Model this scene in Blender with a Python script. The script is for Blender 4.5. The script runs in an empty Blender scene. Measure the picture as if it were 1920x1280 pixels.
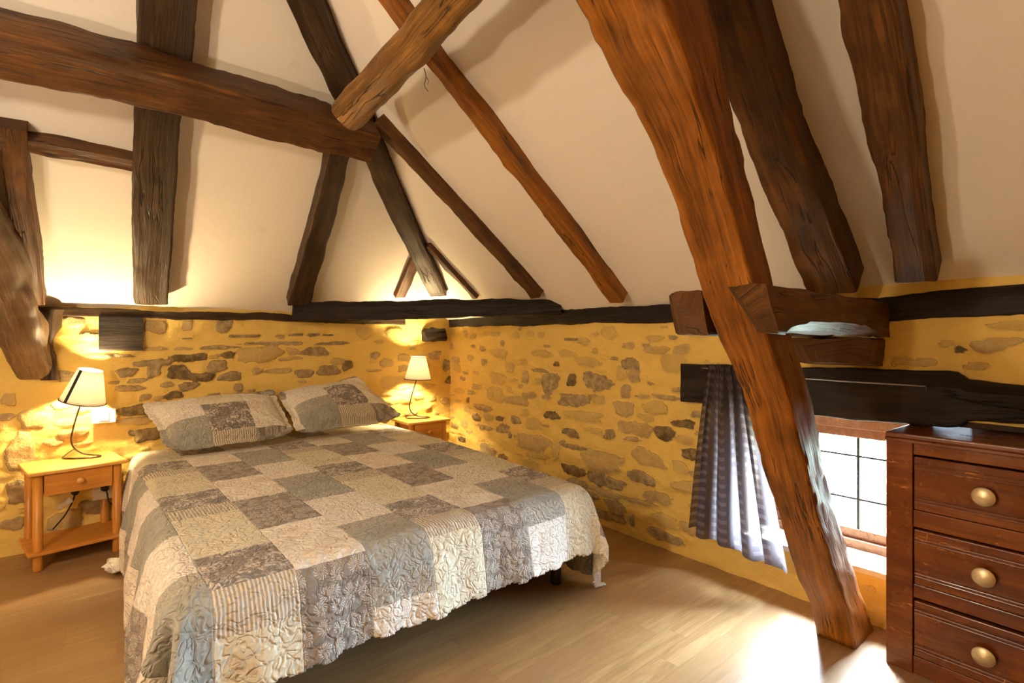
import bpy, bmesh, math, random
import numpy as np
from mathutils import Vector, Matrix
# ---------------------------------------------------------------- camera, world, lights
S = 0.82                                   # survey units -> metres (applied once at the end)
CAMZ = 1.40
scene = bpy.context.scene
RV = np.array([.758, -.652, 0.]); FV = np.array([.652, .758, 0.])
RV /= np.linalg.norm(RV); FV /= np.linalg.norm(FV)
cam_d = bpy.data.cameras.new('camera'); cam = bpy.data.objects.new('camera', cam_d)
scene.collection.objects.link(cam); scene.camera = cam
cam.location = (0, 0, CAMZ)
cam.rotation_euler = (math.pi/2, 0, -math.atan2(FV[0], FV[1]))
cam_d.sensor_width = 36; cam_d.lens = 36*1000/1920; cam_d.clip_start = .05; cam_d.shift_y = -12/1920
world = bpy.data.worlds.new('sky'); scene.world = world; world.use_nodes = True
wbg = world.node_tree.nodes['Background']
wbg.inputs[0].default_value = (.70, .86, 1.0, 1); wbg.inputs[1].default_value = 310.0
vs = scene.view_settings
vs.view_transform = 'Standard'; vs.look = 'None'; vs.gamma = 1; vs.use_curve_mapping = False
vs.exposure = 0.0
ROOM_LAMP_POS = (-1.3, 1.6, 2.2); ROOM_LAMP_W = 70; ADDED_FLOOR_LAMP_POS = (-1.55, 1.25, 1.15); ADDED_FLOOR_LAMP_W = 66; ROOM_LAMP_COL = (1, .81, .60)
BED_LAMP_STRENGTH = 2700.; BED_LAMP_COL = (1, .74, .38)
def light(name, kind, loc, energy, col, **kw):
    d = bpy.data.lights.new(name, kind); d.energy = energy; d.color = col
    for k, v in kw.items(): setattr(d, k, v)
    o = bpy.data.objects.new(name, d); scene.collection.objects.link(o); o.location = loc
    return o
light('added_pendant_light', 'POINT', ROOM_LAMP_POS, ROOM_LAMP_W, ROOM_LAMP_COL, shadow_soft_size=.07)  # added light for an unseen source, inferred from the roof shadows
light('added_floor_light', 'POINT', ADDED_FLOOR_LAMP_POS, ADDED_FLOOR_LAMP_W, ROOM_LAMP_COL, shadow_soft_size=.07)  # second added light, lower, placed to match the post's shadow
SUN = light('sun', 'SUN', (6, 2, 6), 55.0, (.86, .94, 1.0), angle=math.radians(22))
SUN.rotation_euler = Vector((-.80, -.40, -.95)).to_track_quat('-Z', 'Y').to_euler()
portal = light('window_portal', 'AREA', (3.36, .72, .62), 1, (1, 1, 1), shape='RECTANGLE', size=1.70, size_y=.72)
portal.rotation_euler = Vector((-1, 0, 0)).to_track_quat('-Z', 'Z').to_euler()
portal.data.cycles.is_portal = True

# ---------------------------------------------------------------- helpers
C = scene.collection
O3 = np.array([0, 0, CAMZ])
def ray(x, y): return (x-960)/1000*RV + FV + np.array([0, 0, -(y-628)/1000])
def onZ(x, y, z=0): d = ray(x, y); return O3 + (z-CAMZ)/d[2]*d
def onP(p, n, x, y):
    d = ray(x, y); n = np.array(n, float); return O3 + n.dot(np.array(p)-O3)/n.dot(d)*d
def depth(p): return float((np.array(p)-O3) @ FV)
rng = np.random.default_rng(7)
def rnd(seed): return np.random.default_rng(seed)

def vnoise(x, y, seed=0):                  # smooth value noise on a lattice, numpy
    x = np.asarray(x, float)+101.3*seed; y = np.asarray(y, float)+57.7*seed
    xi = np.floor(x).astype(np.int64); yi = np.floor(y).astype(np.int64)
    fx = x-xi; fy = y-yi; fx = fx*fx*(3-2*fx); fy = fy*fy*(3-2*fy)
    def h(a, b):
        n = (a*374761393 + b*668265263 + seed*1274126177) & 0xffffffff
        n = ((n ^ (n >> 13))*1274126177) & 0xffffffff
        return ((n ^ (n >> 16)) & 0xffff)/65535.
    return (h(xi, yi)*(1-fx)+h(xi+1, yi)*fx)*(1-fy) + (h(xi, yi+1)*(1-fx)+h(xi+1, yi+1)*fx)*fy
def fbm(x, y, seed=0, o=4):
    s = 0; a = .5
    for i in range(o): s = s + a*vnoise(x*2**i, y*2**i, seed+i); a *= .5
    return s

def link(name, me, parent=None, mat=None):
    o = bpy.data.objects.new(name, me); C.objects.link(o)
    if mat: 
        for m in (mat if isinstance(mat, (list, tuple)) else [mat]): me.materials.append(m)
    if parent: o.parent = parent
    return o
def mesh(name, verts, faces, mat=None, parent=None, uv=None, smooth=False, attrs=None):
    me = bpy.data.meshes.new(name)
    me.from_pydata([tuple(map(float, v)) for v in verts], [], [tuple(map(int, f)) for f in faces])
    if uv is not None:                     # per-vertex uv
        l = me.uv_layers.new(name='UVMap'); li = np.zeros(len(me.loops), np.int32)
        me.loops.foreach_get('vertex_index', li); l.data.foreach_set('uv', np.asarray(uv, float)[li].ravel())
    if attrs:
        for k, v in attrs.items():
            a = me.attributes.new(k, 'FLOAT', 'POINT'); a.data.foreach_set('value', np.asarray(v, float).ravel())
    if smooth: me.polygons.foreach_set('use_smooth', [True]*len(me.polygons))
    me.update()
    return link(name, me, parent, mat)
def from_bm(name, bm, mat, parent=None, smooth=False, auto=True):
    bmesh.ops.recalc_face_normals(bm, faces=bm.faces[:])
    me = bpy.data.meshes.new(name); bm.to_mesh(me); bm.free()
    if smooth: me.polygons.foreach_set('use_smooth', [True]*len(me.polygons))
    return link(name, me, parent, mat)
def box(bm, x0, x1, y0, y1, z0, z1, bev=.004, seg=2, M=None):
    r = bmesh.ops.create_cube(bm, size=1); vs_ = r['verts']
    for v in vs_: v.co = Vector((x0+(v.co.x+.5)*(x1-x0), y0+(v.co.y+.5)*(y1-y0), z0+(v.co.z+.5)*(z1-z0)))
    if bev:
        es = list({e for v in vs_ for e in v.link_edges})
        r = bmesh.ops.bevel(bm, geom=es, offset=bev, segments=seg, affect='EDGES', profile=.5)
        vs_ = list({v for f in r['faces'] for v in f.verts} | {v for v in vs_ if v.is_valid})
    if M is not None:
        for v in vs_: v.co = M @ v.co
    return vs_
def lathe(bm, prof, n=24, M=None, cap0=True, cap1=True):   # prof [(r,z)]
    rings = []
    for r, z in prof:
        ring = []
        for i in range(n):
            a = 2*math.pi*i/n; p = Vector((r*math.cos(a), r*math.sin(a), z))
            ring.append(bm.verts.new(M @ p if M is not None else p))
        rings.append(ring)
    for a, b in zip(rings, rings[1:]):
        for i in range(n): bm.faces.new((a[i], a[(i+1) % n], b[(i+1) % n], b[i]))
    if cap0: bm.faces.new(rings[0][::-1])
    if cap1: bm.faces.new(rings[-1])
def smooth_pts(pts, n=8):                  # Catmull-Rom
    P_ = [Vector(p) for p in pts]; out = []
    for i in range(len(P_)-1):
        p0 = P_[max(i-1, 0)]; p1 = P_[i]; p2 = P_[i+1]; p3 = P_[min(i+2, len(P_)-1)]
        for k in range(n):
            t = k/n
            out.append(.5*((2*p1)+(p2-p0)*t+(2*p0-5*p1+4*p2-p3)*t*t+(3*p1-p0-3*p2+p3)*t**3))
    out.append(P_[-1]); return out
def tube(bm, pts, r, n=8):
    rings = []; up = Vector((0, 0, 1)); last = None
    for i, p in enumerate(pts):
        t = (pts[min(i+1, len(pts)-1)]-pts[max(i-1, 0)]).normalized()
        a = last if last is not None else (t.cross(up) if abs(t.z) < .95 else t.cross(Vector((1, 0, 0))))
        a = (a-t*a.dot(t)).normalized(); b = t.cross(a); last = a
        rr = r[i] if isinstance(r, (list, tuple)) else r
        rings.append([bm.verts.new(p+a*math.cos(2*math.pi*k/n)*rr+b*math.sin(2*math.pi*k/n)*rr) for k in range(n)])
    for a, b in zip(rings, rings[1:]):
        for i in range(n): bm.faces.new((a[i], a[(i+1) % n], b[(i+1) % n], b[i]))
    bm.faces.new(rings[0][::-1]); bm.faces.new(rings[-1])
def empty(name, loc, rz=0):
    o = bpy.data.objects.new(name, None); C.objects.link(o); o.location = loc; o.rotation_euler = (0, 0, rz)
    o.empty_display_size = .1; return o
def tag(o, label, cat, group=None):
    o['label'] = label; o['category'] = cat
    if group: o['group'] = group
    return o
def struct(o): o['kind'] = 'structure'; return o

# ---------------------------------------------------------------- node helper
class G:
    def __init__(s, name):
        s.m = bpy.data.materials.new(name); s.m.use_nodes = True; s.t = s.m.node_tree
        s.b = s.t.nodes['Principled BSDF']; s.out = s.t.nodes['Material Output']
    def n(s, k, **kw):
        nd = s.t.nodes.new(k)
        for a, v in kw.items(): setattr(nd, a, v)
        return nd
    def put(s, sock, v):
        if isinstance(v, bpy.types.NodeSocket): s.t.links.new(v, sock)
        elif v is not None:
            if hasattr(sock.default_value, '__len__') and not hasattr(v, '__len__'): v = [v]*len(sock.default_value)
            if hasattr(v, '__len__') and len(sock.default_value) == 4 and len(v) == 3: v = (*v, 1)
            sock.default_value = v
    def math(s, op, a, b=None, c=None, clamp=False):
        nd = s.n('ShaderNodeMath', operation=op, use_clamp=clamp)
        for i, v in enumerate((a, b, c)):
            if v is not None: s.put(nd.inputs[i], v)
        return nd.outputs[0]
    def vmath(s, op, a, b=None):
        nd = s.n('ShaderNodeVectorMath', operation=op); s.put(nd.inputs[0], a)
        if b is not None: s.put(nd.inputs[1], b)
        return nd.outputs['Value'] if op in ('LENGTH', 'DISTANCE', 'DOT_PRODUCT') else nd.outputs[0]
    def mix(s, f, a, b, mode='MIX'):
        nd = s.n('ShaderNodeMix', data_type='RGBA', blend_type=mode)
        s.put(nd.inputs[0], f); s.put(nd.inputs[6], a); s.put(nd.inputs[7], b); return nd.outputs[2]
    def ramp(s, f, stops):
        nd = s.n('ShaderNodeValToRGB'); e = nd.color_ramp.elements
        while len(e) < len(stops): e.new(.5)
        for el, (p, c) in zip(e, stops):
            el.position = p; el.color = (*c, 1) if hasattr(c, '__len__') else (c, c, c, 1)
        s.put(nd.inputs[0], f); return nd.outputs[0]
    def step(s, v, lo, hi, a=0., b=1.):
        nd = s.n('ShaderNodeMapRange', interpolation_type='SMOOTHSTEP'); s.put(nd.inputs[0], v)
        for i, q in zip((1, 2, 3, 4), (lo, hi, a, b)): s.put(nd.inputs[i], q)
        return nd.outputs[0]
    def noise(s, vec, scale, detail=3, rough=.5, dist=0, col=False, dim='3D'):
        nd = s.n('ShaderNodeTexNoise', noise_dimensions=dim); s.put(nd.inputs['Vector'], vec)
        nd.inputs['Scale'].default_value = scale; nd.inputs['Detail'].default_value = detail
        nd.inputs['Roughness'].default_value = rough; nd.inputs['Distortion'].default_value = dist
        return nd.outputs[1 if col else 0]
    def voro(s, vec, scale, feature='F1', out='Distance', rand=1.):
        nd = s.n('ShaderNodeTexVoronoi', feature=feature); s.put(nd.inputs['Vector'], vec)
        nd.inputs['Scale'].default_value = scale; nd.inputs['Randomness'].default_value = rand
        return nd.outputs[out]
    def uv(s): return s.n('ShaderNodeTexCoord').outputs['UV']
    def obj(s): return s.n('ShaderNodeTexCoord').outputs['Object']
    def attr(s, name): return s.n('ShaderNodeAttribute', attribute_name=name).outputs['Fac']
    def scale(s, vec, sc): return s.vmath('MULTIPLY', vec, sc)
    def add(s, a, b): return s.vmath('ADD', a, b)
    def sep(s, v): nd = s.n('ShaderNodeSeparateXYZ'); s.put(nd.inputs[0], v); return nd.outputs
    def comb(s, x, y, z=0.):
        nd = s.n('ShaderNodeCombineXYZ')
        for i, v in enumerate((x, y, z)): s.put(nd.inputs[i], v)
        return nd.outputs[0]
    def bump(s, h, strength=.3, dist=.01, normal=None):
        nd = s.n('ShaderNodeBump'); nd.inputs['Strength'].default_value = strength
        nd.inputs['Distance'].default_value = dist; s.put(nd.inputs['Height'], h)
        if normal is not None: s.put(nd.inputs['Normal'], normal)
        return nd.outputs[0]
    def done(s, col=None, rough=None, normal=None, **kw):
        if col is not None: s.put(s.b.inputs['Base Color'], col)
        if rough is not None: s.put(s.b.inputs['Roughness'], rough)
        if normal is not None: s.put(s.b.inputs['Normal'], normal)
        for k, v in kw.items(): s.put(s.b.inputs[k.replace('_', ' ')], v)
        return s.m

def wood_mat(name, dark, mid, light_, rough=.42, knots=True, coords='uv', worn=0., gs=1., bump=.5, spec=.5, cracks=.85):
    g = G(name); c = g.uv() if coords == 'uv' else g.obj()
    if coords == 'objz': q_ = g.sep(c); c = g.comb(q_[2], q_[0], q_[1])
    c = g.add(c, g.scale(g.noise(c, 2.2, 2, col=True), .05))
    st = g.scale(c, (1.6*gs, 26*gs, 26*gs)); st2 = g.scale(c, (5*gs, 90*gs, 90*gs))
    n1 = g.noise(st, 1, 5, .6, .6); n2 = g.noise(st2, 1, 3, .6); n3 = g.noise(c, 4.5*gs, 4, .6)
    f = g.math('ADD', g.math('MULTIPLY', n1, .62), g.math('MULTIPLY', n2, .38))
    f = g.math('ADD', g.math('MULTIPLY', f, .62), g.math('MULTIPLY', n3, .38))
    col = g.ramp(f, [(.34, dark), (.5, mid), (.66, light_)])
    # long drying cracks
    cr = g.noise(g.scale(c, (1.1, 17, 17)), 1, 3, .55, .3)
    crack = g.step(g.math('ABSOLUTE', g.math('SUBTRACT', cr, .52)), -.001, .018, 1, 0)
    crack = g.math('MULTIPLY', crack, g.step(g.noise(c, 2.3, 1), .46, .56))
    col = g.mix(g.math('MULTIPLY', crack, cracks), col, (.006, .004, .003))
    h = g.math('SUBTRACT', g.math('MULTIPLY', f, 1.0), g.math('MULTIPLY', crack, .6*(cracks > .1)))
    if knots:
        k = g.voro(g.scale(c, (1.6, 5, 5)), 1.); k = g.step(k, .02, .10, 1, 0)
        col = g.mix(g.math('MULTIPLY', k, .8), col, (.012, .006, .003)); h = g.math('SUBTRACT', h, g.math('MULTIPLY', k, .3))
        # peg and worm holes
        w = g.step(g.voro(g.scale(c, (9, 14, 14)), 1.), .035, .06, 1, 0); col = g.mix(g.math('MULTIPLY', w, .8), col, (.008, .004, .002))
    if worn:
        sc = g.math('MAXIMUM', g.step(g.noise(g.scale(c, (10, 60, 60)), 1, 5, .7), .63, .66), g.step(g.noise(g.scale(c, (70, 16, 16)), 1, 3, .6), .69, .71))
        sc = g.math('MULTIPLY', sc, g.step(g.noise(c, 5, 2), .42, .62))
        col = g.mix(g.math('MULTIPLY', sc, worn), col, (.62, .27, .06))
    r = g.ramp(n3, [(.3, rough-.1), (.7, rough+.14)])
    g.put(g.b.inputs['Specular IOR Level'], spec)
    return g.done(col, r, g.bump(h, bump, .018))

M = {}
M['oak_dark'] = wood_mat('dark aged oak', (.012, .007, .003), (.040, .021, .008), (.095, .050, .019), .5, spec=.3)
M['oak_mid'] = wood_mat('brown aged oak', (.020, .009, .003), (.085, .034, .0085), (.19, .078, .018), .48, spec=.25)
M['oak_warm'] = wood_mat('varnished orange oak', (.055, .018, .002), (.22, .076, .008), (.42, .155, .018), .42, spec=.25)
M['oak_gold'] = wood_mat('golden brown hewn oak', (.035, .016, .004), (.17, .078, .014), (.38, .18, .035), .4, spec=.35)
M['oak_black'] = wood_mat('blackened oak', (.006, .005, .005), (.014, .010, .008), (.035, .023, .015), .6, spec=.2)
M['oak_grey'] = wood_mat('worn grey oak', (.04, .025, .014), (.14, .085, .042), (.30, .20, .11), .5)
M['oak_black_obj'] = wood_mat('blackened oak lining', (.012, .007, .004), (.035, .02, .012), (.07, .04, .022), .6, coords='obj', spec=.2)
M['pine'] = wood_mat('honey pine', (.40, .145, .018), (.55, .225, .032), (.66, .31, .055), .36, knots=False, coords='obj', bump=.03, cracks=0.)
M['pine_leg'] = wood_mat('honey pine legs', (.40, .145, .018), (.55, .225, .032), (.66, .31, .055), .36, knots=False, coords='objz', bump=.03, cracks=0.)
M['pine_top'] = wood_mat('honey pine board', (.55, .26, .05), (.70, .36, .08), (.80, .46, .13), .33, knots=False, coords='obj', bump=.03, cracks=0.)
M['mahogany'] = wood_mat('worn red brown varnish', (.075, .015, .002), (.145, .036, .004), (.26, .08, .009), .26, knots=False, coords='obj', worn=.9, bump=.03, spec=.35, cracks=0.)
M['mahogany_top'] = wood_mat('red brown varnished top', (.06, .013, .003), (.13, .030, .005), (.22, .06, .010), .3, knots=False, coords='obj', worn=.6, bump=.03, cracks=0.)
M['frame_wood'] = wood_mat('window frame wood', (.12, .05, .02), (.22, .10, .045), (.34, .17, .085), .4, knots=False, coords='obj', bump=.08)

def simple(name, col, rough=.5, metal=0, **kw):
    g = G(name); n = g.noise(g.obj(), 40, 3)
    c = g.mix(n, tuple(x*.86 for x in col), tuple(min(1, x*1.08) for x in col))
    return g.done(c, rough, g.bump(n, .06, .003), Metallic=metal, **kw)
M['brass'] = simple('brushed brass', (.74, .64, .40), .42, .75)
M['black_metal'] = simple('black metal', (.012, .012, .013), .35)
M['bronze_metal'] = simple('dark bronze metal', (.07, .05, .035), .35, .6)
M['white_plastic'] = simple('white plastic', (.85, .83, .78), .35)
M['cream_plastic'] = simple('cream plastic', (.72, .66, .48), .4)
M['trim_black'] = simple('black fabric trim', (.014, .013, .013), .8)
M['green_label'] = simple('green label', (.02, .30, .03), .5)
M['mattress'] = simple('mattress ticking', (.30, .28, .25), .9)
M['dark_base'] = simple('dark bed base', (.012, .011, .011), .8)
M['steel'] = simple('steel wire', (.30, .30, .31), .4, .5)
M['lead'] = simple('dark leading', (.006, .006, .006), .7)

def plaster_mat():
    g = G('white ceiling plaster'); c = g.obj()
    n = g.noise(c, 1.6, 4, .6); n2 = g.noise(c, 9, 5, .6)
    col = g.mix(n, (.77, .71, .62), (.85, .80, .71)); col = g.mix(g.math('MULTIPLY', g.step(n2, .62, .75), .25), col, (.6, .53, .43))
    return g.done(col, .85, g.bump(g.noise(c, 5, 5, .6), .22, .02))
M['plaster'] = plaster_mat()
def stone_mat():
    g = G('yellow plaster with rubble stone'); c = g.obj()
    st = g.attr('stone'); tone = g.attr('tone')
    n1 = g.noise(c, 2.2, 4, .6); n2 = g.noise(c, 26, 6, .7); n3 = g.noise(c, 75, 4, .7)
    pl = g.mix(n1, (.70, .47, .10), (.82, .59, .16))
    pl = g.mix(g.math('MULTIPLY', g.step(n2, .52, .72), .35), pl, (.80, .55, .20))
    lt = g.mix(n2, (.38, .25, .10), (.70, .52, .27))
    gr = g.mix(g.step(n2, .3, .7), (.20, .145, .075), (.52, .40, .22))
    dk = g.mix(g.step(n2, .35, .68), (.022, .015, .010), (.25, .17, .085))
    sc = g.mix(g.step(tone, .1, .6), lt, gr); sc = g.mix(g.step(tone, .5, 1), sc, dk)
    warm = g.step(g.noise(c, 5.3, 1), .5, .7); sc = g.mix(g.math('MULTIPLY', warm, .3), sc, (.30, .13, .035))
    m = g.math('ADD', st, g.math('MULTIPLY', g.math('SUBTRACT', g.noise(c, 38, 4, .7), .5), .8))
    m = g.step(m, .42, .62)
    cov = g.step(tone, 0, .5, .28, .88)
    col = g.mix(g.math('MULTIPLY', m, cov), pl, sc)
    # thin shadow-coloured joints are left to the relief itself
    h = g.math('ADD', g.math('MULTIPLY', n2, .6), g.math('MULTIPLY', n3, .35))
    h = g.math('MULTIPLY', h, g.math('ADD', .6, g.math('MULTIPLY', m, .9)))
    return g.done(col, .85, g.bump(h, .9, .018))
M['stone'] = stone_mat()
def floor_mat():
    g = G('oak laminate'); c = g.obj(); x, y, z = g.sep(c)
    W = .085
    row = g.math('FLOOR', g.math('DIVIDE', y, W)); fy = g.math('FRACT', g.math('DIVIDE', y, W))
    off = g.math('MULTIPLY', g.math('FRACT', g.math('MULTIPLY', g.math('SINE', g.math('MULTIPLY', row, 12.9898)), 43758.5)), .6)
    q = g.math('DIVIDE', g.math('ADD', x, off), .62)
    cell = g.math('FLOOR', q); fx = g.math('FRACT', q)
    wn = g.n('ShaderNodeTexWhiteNoise', noise_dimensions='2D'); g.put(wn.inputs['Vector'], g.comb(row, cell)); rv = wn.outputs[0]
    cc = g.add(c, g.comb(g.math('MULTIPLY', rv, 7.), g.math('MULTIPLY', rv, 3.)))
    gr = g.noise(g.scale(cc, (2.2, 24, 1)), 1, 5, .62, 1.2); fine = g.noise(g.scale(cc, (8, 150, 1)), 1, 3, .6)
    f = g.math('ADD', g.math('MULTIPLY', gr, .7), g.math('MULTIPLY', fine, .3))
    col = g.ramp(f, [(.3, (.21, .118, .042)), (.5, (.34, .205, .085)), (.7, (.46, .30, .145))])
    col = g.mix(g.math('MULTIPLY', rv, .7), col, (.27, .145, .06))
    e = g.math('MINIMUM', g.math('MULTIPLY', g.math('MINIMUM', fx, g.math('SUBTRACT', 1, fx)), .62), g.math('MULTIPLY', g.math('MINIMUM', fy, g.math('SUBTRACT', 1, fy)), W))
    j = g.step(e, 0., .0015, 1, 0); col = g.mix(g.math('MULTIPLY', j, .45), col, (.12, .06, .02))
    return g.done(col, g.ramp(f, [(.3, .34), (.7, .46)]), g.bump(g.math('SUBTRACT', f, j), .06, .003))
M['floor'] = floor_mat()

def quilt_mat():
    g = G('patchwork quilt'); uv = g.uv(); x, y, z = g.sep(uv)
    wob = g.math('MULTIPLY', g.math('SUBTRACT', g.noise(uv, 14, 2), .5), .010)
    x = g.math('ADD', x, wob); y = g.math('ADD', y, wob)
    ci = g.math('DIVIDE', g.math('SUBTRACT', x, .115), .27); idx = g.math('FLOOR', ci)
    t3 = g.math('FLOORED_MODULO', idx, 3.) if False else g.math('SUBTRACT', idx, g.math('MULTIPLY', g.math('FLOOR', g.math('DIVIDE', g.math('ADD', idx, .01), 3.)), 3.))
    isG = g.math('LESS_THAN', t3, .5); isF = g.math('GREATER_THAN', t3, 1.5)
    off = g.math('ADD', 1.96, g.math('MULTIPLY', g.math('SUBTRACT', idx, 1), .04))
    off = g.math('ADD', off, g.math('MULTIPLY', isF, .43-.04)); off = g.math('ADD', off, g.math('MULTIPLY', isG, .19))
    w = g.math('FRACT', g.math('ADD', g.math('DIVIDE', g.math('SUBTRACT', y, off), .9), 20.))
    nb = g.noise(uv, 9, 4, .6); nf = g.noise(uv, 60, 4, .65); nff = g.noise(uv, 190, 2)
    dist = g.add(uv, g.scale(g.noise(uv, 9, 2, col=True), .05))
    # toile: taupe ground with pale branching drawing
    r1 = g.math('ABSOLUTE', g.math('SUBTRACT', g.noise(dist, 22, 5, .62, 1.4), .5))
    br = g.math('MULTIPLY', g.step(r1, .012, .05, 1, 0), g.step(g.noise(uv, 9, 3), .38, .54))
    sp = g.step(g.noise(dist, 80, 3, .7), .56, .64)
    toile = g.mix(g.math('MULTIPLY', g.math('MAXIMUM', br, g.math('MULTIPLY', sp, .45)), .95), g.mix(nb, (.10, .078, .062), (.15, .12, .095)), (.68, .61, .51))
    # ticking stripe
    sx = g.math('SINE', g.math('MULTIPLY', x, 2*math.pi/.0135))
    stripe = g.mix(g.step(sx, -.2, .5), (.31, .255, .18), (.66, .58, .43))
    # cream with brown scroll
    r2 = g.math('ABSOLUTE', g.math('SUBTRACT', g.noise(dist, 16, 4, .6, 1.8), .5))
    sc2 = g.math('MULTIPLY', g.step(r2, .0, .03, 1, 0), g.step(g.noise(uv, 6, 2), .46, .56))
    cream = g.mix(g.math('MULTIPLY', sc2, .55), g.mix(nb, (.56, .50, .33), (.72, .66, .48)), (.22, .165, .10))
    # floral: taupe ground with bursts of pale petals
    vd = g.n('ShaderNodeTexVoronoi', feature='F1'); g.put(vd.inputs['Vector'], g.comb(x, y)); vd.inputs['Scale'].default_value = 17; vd.inputs['Randomness'].default_value = .75; vd.voronoi_dimensions = '2D'
    pc = vd.outputs['Position']; rel = g.vmath('SUBTRACT', g.scale(g.comb(x, y), 1.), pc); rx, ry, rz = g.sep(rel)
    ang = g.math('ARCTAN2', ry, rx); rd = vd.outputs['Distance']
    ring = g.math('FLOOR', g.math('MULTIPLY', rd, 13.))
    pet = g.math('SINE', g.math('ADD', g.math('MULTIPLY', ang, 13.), g.math('MULTIPLY', ring, 1.7)))
    rad = g.math('SINE', g.math('MULTIPLY', rd, 13.*2*math.pi)) 
    petal = g.math('MULTIPLY', g.step(pet, -.1, .4), g.step(rad, -.75, -.1)); petal = g.math('MULTIPLY', petal, g.math('MULTIPLY', g.step(rd, .40, .47, 1, 0), g.step(rd, .05, .09)))
    floral = g.mix(petal, g.mix(nb, (.145, .112, .082), (.205, .163, .122)), (.62, .56, .47))
    # light cream, near white
    sc3 = g.math('MULTIPLY', g.step(r1, .0, .05, 1, 0), .30)
    lcream = g.mix(sc3, g.mix(g.step(nb, .35, .65), (.68, .60, .48), (.84, .78, .66)), (.45, .38, .28))
    # honeycomb
    he = g.voro(g.comb(x, y), 75, 'DISTANCE_TO_EDGE', rand=.6)
    dotted = g.mix(g.step(he, .02, .12, .75, 0), (.78, .73, .64), (.50, .44, .36))
    grey = g.mix(g.step(nb, .3, .7), (.20, .205, .175), (.31, .31, .265)); grey = g.mix(g.math('MULTIPLY', nf, .3), grey, (.34, .32, .26))
    w2 = g.math('ABSOLUTE', g.math('SINE', g.math('MULTIPLY', g.math('ADD', x, g.math('MULTIPLY', nb, .02)), math.pi/.03)))
    band = g.mix(g.step(g.math('ABSOLUTE', g.math('SUBTRACT', g.noise(dist, 45, 2, .5, 2.), .5)), 0, .05, .8, 0), (.26, .245, .195), (.55, .51, .41))
    T = g.mix(g.math('GREATER_THAN', w, .30), toile, cream); T = g.mix(g.math('GREATER_THAN', w, .83), T, stripe)
    F_ = g.mix(g.math('GREATER_THAN', w, .51), floral, lcream)
    Q = g.mix(g.math('GREATER_THAN', w, .45), dotted, band); Q = g.mix(g.math('GREATER_THAN', w, .54), Q, grey); Q = g.mix(g.math('GREATER_THAN', w, .88), Q, band)
    col = g.mix(isF, T, F_); col = g.mix(isG, col, Q)
    col = g.mix(g.math('MULTIPLY', nff, .12), col, (.9, .88, .82), 'MIX')
    # quilting relief
    qn = g.math('ABSOLUTE', g.math('SUBTRACT', g.noise(uv, 21, 1, .4, .8), .5)); qm = g.math('ABSOLUTE', g.math('SUBTRACT', g.noise(g.add(uv, (7.3, 2.1, 0)), 18, 1, .4, .6), .47))
    puff = g.math('MULTIPLY', g.step(qn, 0, .075), g.step(qm, 0, .075))
    seam = g.step(g.math('ABSOLUTE', g.math('SUBTRACT', g.math('FRACT', g.math('ADD', ci, 40)), .5)), .485, .5, 0, 1)
    puff = g.math('SUBTRACT', puff, g.math('MULTIPLY', seam, .6))
    nrm = g.bump(puff, .6, .009); nrm = g.bump(nff, .25, .002, nrm)
    g.put(g.b.inputs['Sheen Weight'], .15)
    return g.done(col, .88, nrm)
M['quilt'] = quilt_mat()
def curtain_mat():
    g = G('sheer checked curtain'); uv = g.uv(); x, y, z = g.sep(uv)
    a = g.step(g.math('SINE', g.math('MULTIPLY', y, 2*math.pi/.050)), .1, .4); b = g.step(g.math('SINE', g.math('MULTIPLY', x, 2*math.pi/.13)), -.6, -.3)
    m = g.math('MULTIPLY', a, b)
    col = g.mix(m, (.085, .066, .072), (.165, .14, .155)); 
    d = g.n('ShaderNodeBsdfDiffuse'); g.put(d.inputs[0], col)
    tr = g.n('ShaderNodeBsdfTranslucent'); g.put(tr.inputs[0], g.mix(m, (.13, .115, .125), (.22, .20, .22)))
    tp = g.n('ShaderNodeBsdfTransparent')
    m1 = g.n('ShaderNodeMixShader'); g.put(m1.inputs[0], .42); g.t.links.new(d.outputs[0], m1.inputs[1]); g.t.links.new(tr.outputs[0], m1.inputs[2])
    m2 = g.n('ShaderNodeMixShader'); g.put(m2.inputs[0], g.math('ADD', .07, g.math('MULTIPLY', m, .12)))
    g.t.links.new(m1.outputs[0], m2.inputs[1]); g.t.links.new(tp.outputs[0], m2.inputs[2]); g.t.links.new(m2.outputs[0], g.out.inputs[0])
    return g.m
M['curtain'] = curtain_mat()
def shade_mat():
    g = G('pale translucent lampshade'); n = g.noise(g.obj(), 300, 2)
    d = g.n('ShaderNodeBsdfDiffuse'); g.put(d.inputs[0], g.mix(n, (.60, .57, .52), (.70, .67, .62)))
    tr = g.n('ShaderNodeBsdfTranslucent'); g.put(tr.inputs[0], (.78, .74, .66))
    m1 = g.n('ShaderNodeMixShader'); g.put(m1.inputs[0], .55); g.t.links.new(d.outputs[0], m1.inputs[1]); g.t.links.new(tr.outputs[0], m1.inputs[2])
    g.t.links.new(m1.outputs[0], g.out.inputs[0]); return g.m
M['shade'] = shade_mat()
def bulb_mat(e, c):
    g = G('lit bulb'); return g.done(c, .3, Emission_Color=c, Emission_Strength=e)
M['bulb'] = bulb_mat(BED_LAMP_STRENGTH, BED_LAMP_COL)
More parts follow.
